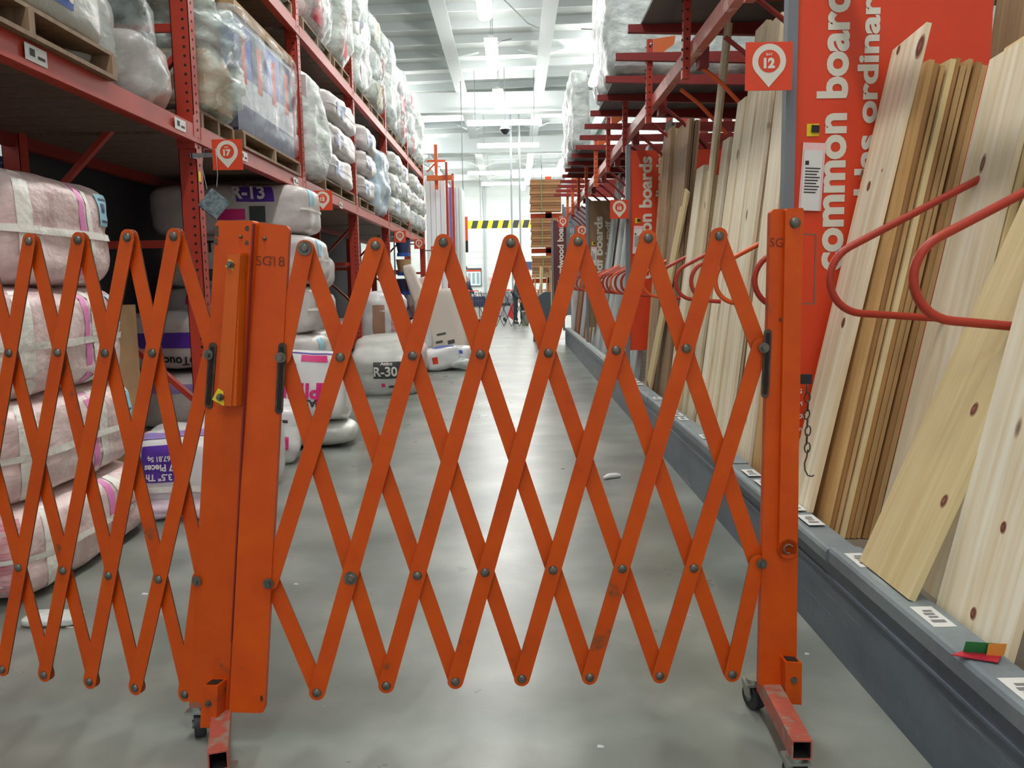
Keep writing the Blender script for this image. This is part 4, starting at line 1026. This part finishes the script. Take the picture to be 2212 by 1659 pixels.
# ================================================================ BIG PINK BAG STACK (near left)
P0 = 'stack of pink insulation bags at the left edge'
hs = [.363, .407, .45, .48]; z = 0; xs = [-1.87, -1.91, -1.93, -1.955]
names = ['bottom', 'second from the bottom', 'second from the top', 'topmost']
for i in range(4):
    y0, y1 = (3.02, 3.02, 3.06, 3.2)[i], (4.22, 4.2, 4.2, 4.2)[i]
    h = hs[i]; dim = (.98, y1-y0, h*1.04)
    mk = [('pink_end', '-Y', -.98, .98, -.9, .9, M_pinkD), ('seam_band', '+X', -.98, .98, -.10, .02, M_seam, .012), ('pink_stripe', '+X', .12, .20, -.95, .98, M_pinkst), ('white_stripe', '+X', -.78, -.58, -1, 1, M_seam), ('white_stripe', '+X', .24, .34, -1, 1, M_seam),
          ('label_patch', '+X', .56, .82, .18, .80, M_cyan, .008), ('label_print', '+X', .61, .70, .42, .60, M_navy, .011), ('label_print', '+X', .60, .78, .66, .70, M_navy, .011), ('label_print', '+X', .60, .78, .24, .28, M_navy, .011), ('seam_band', '-Y', -.98, .98, -.06, .03, M_seam, .012)]
    bag('insulation_bag', f'{names[i]} pink insulation bag of the near left stack', 'insulation bag', (xs[i]-.47+.0, (y0+y1)/2, z+h/2+.003), dim, rot=(.0, 0, (.02, -.02, .01, .0)[i]), m=M_pinkbag, seed=200+i*3, marks=mk, N=5.5, amp=.022, res=20, group=P0); z += h
# ================================================================ STACK BY SIGN 15 (ends to the aisle, print facing the camera)
z = 0; hs = [.41]*5; y0, y1 = 6.78, 7.46
txt = [('R-13', M_purple, .11), ('MASTER', M_black, .09), ('PINK', M_magenta, .10), ('EcoTouch', M_black, .07), ('R-13', M_purple, .10)]
pos = ['topmost', 'second from the top', 'third from the top', 'fourth from the top', 'bottom']
for i in range(5):
    h = .408; t, cm, th = txt[i]; zc = h*(4-i)+h/2+.002; x1 = (-1.66, -1.60, -1.64, -1.62, -1.56)[i]
    dim = (1.3, y1-y0, h*1.03)
    mk = [('print_panel', '-Y', .15, .62, .25, .88, M_purple if i in (0, 4) else M_lilac), ('pink_print', '-Y', -.1, .25, -.4, .0, M_magenta), ('seam_band', '+X', -.95, .95, -.04, .04, M_seam, .012),
          ('text', '-Y', t, -.35 if i else .3, .5 if i else .58, th, M_white if i in (0, 4) else cm, i == 3), ('text_lines', '-Y', .3, .5, -.5, .1, M_charc), ('label_patch', '+X', -.6, -.2, .15, .8, M_cyan)]
    if i in (1, 2): mk.append(('print_panel', '-Y', -.6, .1, -.75, -.3, M_magenta if i == 2 else M_charc))
    bag('insulation_bag', f'{pos[i]} white bag of the stack by the bay 15 sign', 'insulation bag', (x1-.65, (y0+y1)/2+(.02, 0, .03, -.01, 0)[i], zc), dim, m=M_wbag, seed=300+i, marks=mk, N=6, amp=.016, res=16, group='white bags by the bay 15 sign')
# loose bags lower in bay 17-15 in shadow
bag('insulation_bag', 'grey and purple bag lying in the shaded bay behind the twin posts', 'insulation bag', (-2.35, 5.9, .86), (1.0, .8, .38), m=M_wbag, seed=331, marks=[('print_panel', '-Y', -.9, .9, -.2, .3, M_purple), ('text', '-Y', 'EcoTouch', .3, -.6, .06, M_black, True)])
bag('insulation_bag', 'lower grey bag under the purple banded one in the shaded bay', 'insulation bag', (-2.3, 5.9, .46), (1.1, .85, .38), m=M_wbag, seed=332, marks=[('print_panel', '-Y', -.9, .9, .3, .6, M_lilac)])
bag('insulation_bag', 'flat bottom bag under the shaded pair', 'insulation bag', (-2.3, 5.9, .14), (1.1, .85, .27), m=M_gbag, seed=333)
tag(G().box(-2.62, -2.22, 4.55, 4.9, .02, 1.12).build('cardboard_sheet', M_card), 'brown cardboard piece standing behind the pink bag stack', 'cardboard')
# shaded stacks further in (bay 3)
for i in range(4):
    bag('insulation_bag', f'{["bottom", "lower middle", "upper middle", "top"][i]} pale bag in the shaded stack behind the third gate peak', 'insulation bag', (-2.45, 8.9, .2+.39*i), (.95, 1.3, .38), m=M_wbag, seed=340+i, marks=[('print_panel', '+X', -.9, -.6, -.6, .6, M_lilac)], res=8, group='bags in the third rack bay')
for i in range(2):
    bag('insulation_bag', f'{["lower", "upper"][i]} pale bag deep in the fourth rack bay', 'insulation bag', (-2.45, 11.2, .2+.39*i), (.95, 1.3, .38), m=M_wbag, seed=350+i, res=8)
# ================================================================ BAGS LYING IN THE AISLE
bag('insulation_bag', 'white bag with purple patch lying between the pink stack and the twin posts', 'insulation bag', (-1.80, 4.62, .225), (.62, .6, .43), rot=(0, .0, .12), m=M_cbag, seed=401, N=5,
    marks=[('print_panel', '-Y', -.75, -.05, -.15, .8, M_purple), ('text', '-Y', '67.81 Sq.', -.38, .42, .035, M_white, True), ('text', '-Y', '7 Pieces', -.38, .2, .035, M_white, True), ('text', '-Y', '3.5" Th', -.38, -.02, .035, M_white, True), ('seam_band', '-Y', -1, 1, -.4, -.25, M_seam, .01), ('print_panel', '+Z', -.9, .6, -.9, -.5, M_lilac)])
bag('insulation_bag', 'white ended bag tucked behind the twin posts', 'insulation bag', (-1.68, 4.95, .26), (.44, .5, .5), rot=(0, 0, -.2), m=M_cbag, seed=402)
wrapped('plastic_scrap', 'shiny pinkish film scrap on the floor under the purple patch bag', -2.0, -1.62, 4.2, 4.4, 0.004, .09, film('pinkish_film', (222, 200, 214), .7), 77, N=4, amp=.04)
bag('insulation_bag', 'white bag with upside-down pink lettering slumped in the aisle', 'insulation bag', (-1.60, 6.35, .45), (.66, .46, .52), rot=(-.22, .04, .02), m=M_cbag, seed=403, N=6, amp=.012, res=16,
    marks=[('purple_band', '-Y', -.9, .9, .92, .985, M_purple), ('pink_print', '-Y', .0, .6, .62, .86, M_magenta), ('text', '-Y', 'PINK', -.08, -.22, .115, M_magenta, True), ('text', '-Y', 'FASTBATT', -.05, -.56, .055, M_black, True), ('pink_block', '-Y', .36, .52, -.66, .02, M_magenta), ('text_lines', '-Y', -.5, -.1, .35, .38, M_charc), ('text_lines', '-Y', -.5, -.1, .5, .53, M_charc), ('text_lines', '-Y', -.5, -.2, .2, .23, M_charc)])
bag('insulation_bag', 'flattened clear bag under the one with upside-down lettering', 'insulation bag', (-1.56, 6.35, .10), (.66, .5, .19), m=M_gbag, seed=415, N=3)
bag('insulation_bag', 'big pale bag with a dark R-30 panel lying in the aisle', 'insulation bag', (-1.50, 9.75, .30), (.78, 1.25, .52), rot=(.17, .0, .10), m=M_gbag, seed=404, N=6, amp=.02, res=16,
    marks=[('dark_panel', '-Y', -.32, .72, .0, .72, M_charc), ('text', '-Y', 'R-30', .02, .28, .10, M_white, False), ('text', '-Y', 'Attics', .05, .6, .04, M_white, False), ('pink_print', '-Y', -.1, .0, -.35, -.2, M_magenta), ('text_lines', '-Y', .1, .6, -.4, -.3, M_charc)])
bag('insulation_bag', 'torn white bag with small pink print standing behind the lattice left end', 'insulation bag', (-1.64, 5.75, .20), (.26, .36, .40), rot=(.0, .15, .3), m=M_cbag, seed=405, amp=.04, marks=[('pink_print', '-Y', -.1, .3, -.4, 0, M_magenta), ('black_print', '-Y', -.2, .2, .5, .62, M_black)])
bag('insulation_bag', 'clear bag with a brown roll inside beside the tilted sign', 'insulation bag', (-1.72, 11.0, .78), (.62, .5, .72), rot=(.1, 0, .15), m=M_cbag, seed=406, N=4, amp=.04, res=16, marks=[('roll_print', '-Y', -.45, .05, -.75, .6, mat('brown_roll', (170, 130, 108), .6), .006), ('pink_print', '-Y', .3, .55, -.4, .5, M_pinkD)])
bag('insulation_bag', 'pinkish bag under the one with the brown roll', 'insulation bag', (-1.60, 11.6, .22), (.75, .9, .42), m=M_pinkbag, seed=407, N=5)
bag('insulation_bag', 'pale bag between the brown roll bag and the big leaning bag', 'insulation bag', (-1.42, 12.6, .45), (.30, .5, .55), rot=(0, -.1, 0), m=M_cbag, seed=408, N=4)
bag('insulation_bag', 'tall cream paper bag with black print leaning against the rack', 'insulation bag', (-1.12, 12.9, .56), (.72, .32, 1.15), rot=(-.12, -.20, -.1), m=mat('cream_paper_bag', (206, 196, 182), .55, bump=.15, scale=(6, 6, 6)), seed=409, N=6, amp=.015, marks=[('text_lines', '-Y', -.3, .0, -.42, -.36, M_charc), ('text_lines', '-Y', -.2, .2, -.22, -.17, M_charc), ('text_lines', '-Y', -.7, -.4, -.3, -.1, M_charc), ('text_lines', '-Y', .2, .5, -.5, -.4, M_charc)])
bag('insulation_bag', 'narrow pale bag with black print sticking up past the rack post', 'insulation bag', (-1.40, 13.0, .80), (.2, .25, 1.55), rot=(0, -.33, 0), m=mat('cream_paper_bag', (206, 196, 182)), seed=410, N=5)
bag('insulation_bag', 'pinkish slanting bag between the two leaning cream bags', 'insulation bag', (-1.33, 13.5, .72), (.60, .3, 1.25), rot=(0, -.35, 0), m=M_pinkbag, seed=411, N=5, marks=[('pink_print', '-Y', -.5, .3, -.3, .3, M_magenta), ('seam_band', '-Y', -1, 1, .45, .8, M_seam)])
bag('insulation_bag', 'small white and blue bag lying in front of the leaning cream bag', 'insulation bag', (-1.08, 11.9, .17), (.55, .42, .32), rot=(0, -.12, .35), m=M_cbag, seed=412, N=4, marks=[('blue_panel', '+Z', -.3, .8, -.6, .3, M_blue), ('orange_print', '-Y', -.6, -.3, -.3, .3, M_sign)])
bag('insulation_bag', 'second white and blue bag lying behind the small one', 'insulation bag', (-.88, 12.35, .17), (.5, .4, .30), rot=(0, 0, -.3), m=M_cbag, seed=413, N=4, marks=[('blue_panel', '-Y', -.7, .8, .3, .7, M_blue)])
wrapped('plastic_scrap', 'crumpled white film trailing from the blue marked bags', -.95, -.62, 11.7, 12.0, .003, .16, M_film2, 79, N=3, amp=.09)
bag('insulation_bag', 'white and blue bag standing under the hanging jars', 'insulation bag', (-1.75, 13.9, .75), (.45, .4, .8), m=M_cbag, seed=414, N=5, marks=[('blue_panel', '-Y', -.2, .9, .2, .8, M_blue), ('blue_panel', '-Y', -.6, .6, -.3, -.15, M_navy)])
wrapped('plastic_scrap', 'flattened clear film on the floor at the left edge', -1.80, -1.60, 2.86, 2.98, .003, .035, M_film2, 81, N=4, amp=.02)
# merchandise strip with blue jars
p = atY(872, 570, 13.2)
cs = empty('clip_strip', 'hanging strip of blue lidded jars between the far rack posts', 'merchandise strip', (p.x, p.y, 1.1))
G().box(-.15, -.13, 0, .02, -.1, .95).build('strip', mat('strip_steel', (110, 116, 120), .4, .5), cs)
for k in range(3):
    G().cyl((.0, 0, .62-k*.30), (0, 0, .82-k*.30), .085, 14, r2=.12).build('jar', M_navy if k != 1 else M_card, cs); G().cyl((0, 0, .57-k*.3), (0, 0, .62-k*.3), .1, 14).build('jar_foot', M_blue, cs)
# ================================================================ FAR BACKGROUND
def px_box(u0, v0, u1, v1, y, depth):
    a = atY(u0, v1, y); b2 = atY(u1, v0, y); return (a.x, b2.x, y, y+depth, a.z, b2.z)
# white foam slabs past the left rack
for i, (u0, v0, u1, v1, y, lab) in enumerate(((925, 388, 961, 640, 19., 'glowing white tall foam slab pack just past the left rack'), (961, 404, 978, 640, 20., 'purple edged foam slab pack beside the glowing white one'), (976, 404, 997, 640, 20.3, 'pale green-white tall slab pack nearest the aisle'))):
    x0, x1, ya, yb, z0, z1 = px_box(u0, v0, u1, v1, y, .5)
    r = empty('foam_slab_pack', lab, 'foam slab', ((x0+x1)/2, y, .05), group='tall foam slabs'); w = (x1-x0)/2
    n = 4
    for k in range(n): G().box(-w+2*w*k/n+.004, -w+2*w*(k+1)/n-.004, 0, 1.2, 0, z1-.05).build('slab', (mat('white_slab', (240, 244, 246), .5), mat('purple_edge_slab', (150, 120, 166), .5), mat('green_white_slab', (222, 232, 226), .5))[i], r)
# small orange rack past the left rack
r = empty('end_rack', 'bright orange upright frame rack standing past the left rack end', 'rack', (-1.9, 18.4, 0))
def obox(u0, u1, v0, y, z0, nm, m):
    a = atY(u0, v0, y); b2 = atY(u1, v0, y); _ch(G().box(a.x, b2.x, y, y+.08, z0, a.z), nm, m, r)
obox(937, 944, 312, 18.6, 3.3, 'post', M_org2); obox(961, 966, 350, 18.4, 0, 'post', M_red); obox(975, 980, 375, 19.5, 0, 'post', M_red)
a = atY(922, 390, 18.5); b2 = atY(978, 378, 18.5); _ch(G().box(a.x, b2.x, 18.5, 18.56, a.z, b2.z), 'cross_beam', M_gus, r)
a = atY(922, 350, 18.65); b2 = atY(962, 345, 18.65); _ch(G().box(a.x, b2.x, 18.65, 18.69, a.z, b2.z), 'cross_rail', M_org2, r)
_ch(G().bar(atY(922, 372, 18.7), atY(941, 352, 18.7), .03, .03), 'cross_brace', M_org2, r)
# lumber bundles on the far right cantilever
P = atY(1188, 500, 22)
r = empty('lumber_rack', 'bright orange column rack holding the far lumber bundles', 'rack', (P.x, 22, 0))
a = atY(1180, 605, 22); b2 = atY(1191, 381, 22)
_ch(G().box(a.x, b2.x, 22, 22.12, 0, b2.z), 'column', M_org2, r)
for i, (v0, v1, lab) in enumerate(((387, 457, 'topmost'), (471, 534, 'middle'), (552, 600, 'lowest'))):
    a = atY(1145+i*2, v1, 21.6); b2 = atY(1182, v0, 21.6)
    _ch(G().box(a.x+.02, 1.9, 22.0, 22.1, a.z-.14, a.z-.02), 'arm', M_org2, r)
    q = empty('lumber_bundle', f'{lab} of the three strapped lumber bundles on the far orange column', 'lumber bundle', ((a.x+b2.x)/2, 21.6, a.z), group='far lumber bundles'); w = (b2.x-a.x)/2
    n = 11 if i < 2 else 7; h = b2.z-a.z
    for k in range(n): G().box(-w+.01*((k*7) % 3), w+.35, .0+.01*((k*5) % 3), .38, h*k/n+.004, h*(k+1)/n-.004).build('plank_layer', mat('far_plank_%d' % (k % 3), ((176, 130, 86), (158, 112, 72), (146, 98, 62))[k % 3], .65), q)
    G().box(-w+.28, -w+.31, -.012, -.004, 0, h).build('strap', mat('green_strap', (120, 140, 96), .5), q)
# loose sticks bin
r = empty('stick_bin', 'bin of thin wooden sticks standing before the far lumber bundles', 'bin', (.95, 20.3, 0)); rng = random.Random(5)
_ch(G().box(.50, 1.02, 20.0, 20.5, 0, .62), 'bin_body', mat('bin_dark', (74, 70, 66), .7), r)
for k in range(22):
    x = .53+.46*rng.random(); h = .9+rng.random()*.75; _ch(G().bar((x, 20.1+.3*rng.random(), .1), (x+(rng.random()-.5)*.12, 20.2, h), .03, .018), 'stick', (M_tan, M_grayw, M_pineY)[k % 3], r)
# grey curved guard
pts = [(1152, 706), (1153, 660), (1158, 645), (1166, 637), (1176, 631), (1190, 630), (1190, 706)]
Q = [atY(u, v, 17.6) for u, v in pts]
for q in Q:
    if q.z < .6: q.z = .0
tag(G().prism(Q, (0, .35, 0)).build('curved_guard', mat('slate_guard', (84, 94, 102), .5)), 'slate grey end guard with a rounded shoulder at the far end of the curb', 'guard')
# goods on the fourth bay end
tag(G().box(1.10, 1.30, 16.0, 16.2, .26, 1.1).build('white_trim_board', M_primed), 'white trim piece standing at the far end of the curb bay', 'board')
# far scissor gate
r = empty('far_gate', 'dark folding lattice gate far down the aisle', 'gate', (-.1, 24, 0)); M_dg = mat('dark_gate_steel', (58, 62, 66), .5, .3)
y = 24.; xa = atY(1072, 700, y).x; s = .22; zt = 1.02; zb = .01
for k in range(-2, 7):
    for d in (-1, 1):
        x0 = xa+s*k; _ch(G().bar((x0, y+.006*d, zb), (x0+d*s*2, y+.006*d, zt), .018, .01, (0, 1, 0)), 'lattice_bar', M_dg, r)
_ch(G().box(xa+.0, xa+.42, y-.03, y-.01, .62, .68), 'crossbar', M_dg, r)
# people ------------------------------------------------------------
def figure(name, label, joints, edges, m, rest, parent=None):
    pass
def skin_body(name, verts, edges, radii, m, parent, root=0):
    me = bpy.data.meshes.new(name); me.from_pydata(verts, edges, []); ob = bpy.data.objects.new(name, me); C.objects.link(ob); ob.parent = parent
    md = ob.modifiers.new('skin', 'SKIN'); sv = me.skin_vertices[0].data if me.skin_vertices else None
    if sv is None:
        bpy.context.view_layer.objects.active = ob; bpy.ops.mesh.customdata_skin_add(); sv = me.skin_vertices[0].data
    for i, q in enumerate(radii): sv[i].radius = (q[0], q[1]) if isinstance(q, tuple) else (q, q)
    sv[root].use_root = True
    md.use_smooth_shade = True; s = ob.modifiers.new('sub', 'SUBSURF'); s.levels = 1; s.render_levels = 1
    me.materials.append(m); return ob
def person(label, loc, rz, skin, coat, trousers, hair, lean=.0, s=1.0, arms=((.28, -.25, .95), (-.28, -.25, .95)), bend=0.):
    r = empty('person', label, 'person', loc, (0, 0, rz)); r.scale = (s, s, s)
    sh = Vector((0, -bend, 1.42-bend*.35)); hd = sh+Vector((0, -bend*.45, .14-bend*.1)); top = hd+Vector((0, -bend*.25, .18))
    V = [Vector((0, 0, .95)), Vector((0, -bend*.5, 1.18-bend*.05)), sh-Vector((0, 0, .04)), hd, top, Vector((.11, 0, .9)), Vector((.12, -.02, .5)), Vector((.12, .03, .09)), Vector((.12, -.14, .04)), Vector((-.11, 0, .9)), Vector((-.12, -.05, .5)), Vector((-.12, 0, .09)), Vector((-.12, -.16, .04)),
         sh+Vector((.19, 0, -.03)), sh+Vector((.26, -.05, -.3)), sh+Vector((.2, -.22-bend*.2, -.5)), sh+Vector((-.19, 0, -.03)), sh+Vector((-.26, -.05, -.3)), sh+Vector((-.2, -.22-bend*.2, -.5))]
    E = [(0, 1), (1, 2), (2, 3), (3, 4), (0, 5), (5, 6), (6, 7), (7, 8), (0, 9), (9, 10), (10, 11), (11, 12), (2, 13), (13, 14), (14, 15), (2, 16), (16, 17), (17, 18)]
    R = [(.15, .11), (.14, .10), (.16, .10), .055, (.08, .1), .09, .062, .04, .035, .09, .062, .04, .035, .06, .045, .03, .06, .045, .03]
    skin_body('body', V, E, R, skin, r)
    def part(nm, idx, rr, m):
        mp = {a: i for i, a in enumerate(idx)}; skin_body(nm, [V[a] for a in idx], [(mp[a], mp[b2]) for a, b2 in E if a in mp and b2 in mp], rr, m, r)
    part('jacket', [2, 1, 0, 13, 14, 15, 16, 17, 18], [(.19, .13), (.18, .13), (.18, .13), .075, .06, .04, .075, .06, .04], coat)
    part('trousers', [0, 5, 6, 7, 9, 10, 11], [(.17, .13), .11, .085, .07, .11, .085, .07], trousers)
    for sx in (-1, 1): 
        c = V[8] if sx > 0 else V[12]; G().hexa([c+Vector((-.045, -.09, -.04)), c+Vector((.045, -.09, -.04)), c+Vector((.045, .2, -.04)), c+Vector((-.045, .2, -.04))], [c+Vector((-.035, -.06, .02)), c+Vector((.035, -.06, .02)), c+Vector((.04, .19, .06)), c+Vector((-.04, .19, .06))]).build('shoe', M_black, r)
        hc = V[15] if sx > 0 else V[18]
        g = G(); d = Vector((0, -.25, -.95)).normalized()
        for f in range(4): g.tube([hc+d*.03+Vector((-.03+.02*f, 0, 0)), hc+d*.08+Vector((-.032+.021*f, -.01, 0)), hc+d*.13+Vector((-.03+.02*f, .0, 0))], [.011, .010, .008], 6)
        g.tube([hc+d*.02+Vector((.04*sx, 0, 0)), hc+d*.07+Vector((.06*sx, -.015, 0))], [.012, .009], 6); g.build('hand', skin, r)
    h = top+Vector((0, .01, .0)); g = G(); g.dome(h, (0, .12, 1), .105, .10, 14); g.dome(h+Vector((0, .02, 0)), (0, 1, -.1), .1, .09, 14); g.build('hair', hair, r)
    g = G()
    f = top+Vector((0, -.1, -.02)); g.dome(f+Vector((0, .0, -.02)), (0, -1, -.3), .014, .022, 8); g.build('nose', skin, r)
    for sx in (-1, 1): G().dome(f+Vector((sx*.032, .008, .012)), (0, -1, 0), .01, .006, 8).build('eye', M_black, r)
    return r
M_skin = mat('skin_tone', (170, 124, 100), .5); M_hair = mat('dark_hair', (40, 32, 28), .6)
M_coat = mat('dark_jacket', (50, 58, 66), .7); M_trous = mat('dark_trousers', (44, 52, 60), .7)
p = atZ(1121, 699, 0)
person('person in dark jacket and trousers bending over a cart far down the aisle', (p.x, p.y, 0), .3, M_skin, M_coat, M_trous, M_hair, bend=.42)
p = atY(1005, 640, 27)
person('person in dark blue clothes at the far left side of the aisle end', (p.x, 27, 0), 1.2, M_skin, mat('navy_jacket', (40, 50, 76), .7), M_trous, M_hair)
# shopping carts and checkout clutter
def cart(label, x, y, rz, m, load=None):
    r = empty('shopping_cart', label, 'cart', (x, y, 0), (0, 0, rz)); g = G()
    for a in range(7):
        t = -.25+.5*a/6; g.bar((t, -.4, .5), (t*1.1, -.45, .95), .012, .012); g.bar((t, .4, .55), (t*1.1, .45, .95), .012, .012)
    for a in range(9):
        t = -.4+.8*a/8
        for s in (-1, 1): g.bar((s*.25, t, .52), (s*.28, t*1.1, .95), .01, .01)
    for z, w, l in ((.52, .25, .4), (.72, .265, .425), (.95, .28, .45)):
        for s in (-1, 1): g.bar((s*w, -l, z), (s*w, l, z), .014, .014); g.bar((-w, s*l, z), (w, s*l, z), .014, .014)
    g.build('basket', m, r); g = G()
    for s in (-1, 1): g.tube([(s*.24, .4, .52), (s*.24, .35, .18), (s*.24, -.4, .16)], .014, 6); 
    g.build('chassis', m, r); G().tube([(-.28, .48, .95), (-.28, .56, 1.02), (.28, .56, 1.02), (.28, .48, .95)], .016, 6).build('handle', M_sign, r)
    for sx in (-1, 1):
        for sy in (-1, 1): G().cyl((sx*.24-.015, sy*.38, .06), (sx*.24+.015, sy*.38, .06), .06, 12).build('wheel', M_rubber, r)
    if load: G().box(-.2, .2, -.3, .3, .54, .85).build('load', load, r)
M_cartg = mat('cart_wire', (110, 114, 118), .4, .6)
p = atZ(1040, 688, 0); cart('grey wire cart with dark load left of the far gate', p.x, 26.5, .4, M_cartg, M_navy)
p = atZ(1092, 690, 0); cart('wire cart standing behind the far lattice gate', p.x, 27.5, -.5, M_cartg, mat('lilac_load', (176, 170, 180), .6))
cart('wire cart with red load right of the bending person', .95, 26.6, .2, M_cartg, M_redp)
def clutter(label, u0, v0, u1, v1, y, m, name='crate', cat='crate', d=.5):
    x0, x1, ya, yb, z0, z1 = px_box(u0, v0, u1, v1, y, d); z0 = 0 if z0 < .3 else z0
    r = empty(name, label, cat, ((x0+x1)/2, y, z0)); w = (x1-x0)/2; h = z1-z0
    G().box(-w, w, 0, d, 0, h*.92).build('body', m, r); G().box(-w-.02, w+.02, -.02, d+.02, h*.92, h).build('top', mat('clutter_top', (150, 150, 146), .5), r); return r
clutter('dark checkout counter block left of the far gate', 1044, 642, 1062, 690, 28, M_charc, 'counter', 'counter')
clutter('light counter with a dark top behind the carts', 1020, 650, 1040, 690, 30, mat('counter_light', (190, 188, 180), .6), 'counter', 'counter')
clutter('grey post-like stand beside the left aisle end', 985, 600, 994, 706, 20.5, mat('stand_grey', (92, 98, 96), .6), 'stand', 'stand', .3)
clutter('low wooden crate beside the bending person', 1128, 672, 1142, 700, 24.5, mat('crate_weathered', (130, 128, 112), .7), 'crate', 'crate', .4)
clutter('grey appliance-like cabinet behind the far gate', 1074, 624, 1100, 690, 31, mat('cabinet_grey', (170, 168, 176), .5), 'cabinet', 'cabinet')
p = atZ(1104, 690, 0)
r = empty('warning_flag', 'bright red triangular flag cloth hanging beside the bending person', 'flag', (atY(1104, 650, 24.2).x, 24.2, .0))
G().cyl((.06, 0, 0), (.06, 0, .75), .012, 8).build('staff', M_steelg, r); G().prism([(-.11, -.01, .32), (.05, -.01, .18), (.055, -.01, .68), (-.02, -.01, .6)], (0, .01, 0)).build('cloth', mat('flag_red', (236, 60, 50), .6), r)
# floor litter
p = atZ(1322, 1034, 0)
r = empty('plastic_glove', 'crumpled white plastic piece on the floor in the middle of the aisle', 'litter', (p.x, p.y, 0), (0, 0, .5))
G().tube([(-.065, 0, .012), (-.02, .008, .018), (.03, .004, .016), (.062, .0, .012)], [.008, .016, .017, .009], 8).build('body', M_cbag, r); G().tube([(-.03, .01, .014), (-.005, .035, .016), (.0, .05, .014)], [.012, .011, .007], 8).build('thumb', M_cbag, r)
for i, (u, v, s, lab, m) in enumerate(((150, 1355, .014, 'small pale pink chip on the floor near the pink bag stack', M_pinkbag), (313, 1283, .014, 'white sliver on the floor behind the left gate', M_lab), (1743, 1413, .008, 'white crumb on the floor beside the curb', M_lab), (640, 1262, .010, 'white fleck on the floor right of the twin posts', M_lab), (1297, 1613, .010, 'white fleck on the floor at the bottom of the view', M_lab), (1237, 790, .02, 'pale splinter on the floor beside the curb', M_tan))):
    p = atZ(u, v, 0); tag(G().hexa([p+Vector((-s, -s*.3, 0)), p+Vector((s*.8, -s*.5, 0)), p+Vector((s, s*.2, 0)), p+Vector((-s*.7, s*.4, 0))], [p+Vector((-s*.8, -s*.2, .003)), p+Vector((s*.7, -s*.3, .004)), p+Vector((s*.8, s*.1, .003)), p+Vector((-s*.6, s*.3, .004))]).build('floor_chip', m), lab, 'litter')
# hanging cables near the roof
for i, (pts, lab) in enumerate(((((860, 72, 22), (985, 62, 22), (1040, 66, 22)), 'slack grey cable under the roof left of the lamps'), (((1062, 82, 18), (1072, 95, 18), (1085, 88, 18), (1105, 84, 18)), 'coiled power cord between the first two strip lights'), (((1255, 62, 20), (1290, 64, 20), (1330, 55, 20)), 'slack grey cable under the roof right of the lamps'), (((1090, 0, 14), (1140, 50, 16), (1165, 62, 17)), 'thin diagonal stay cable under the roof'))):
    tag(G().tube([atY(*q) for q in pts], .012, 6).build('roof_cable', M_steelg), lab, 'cable')
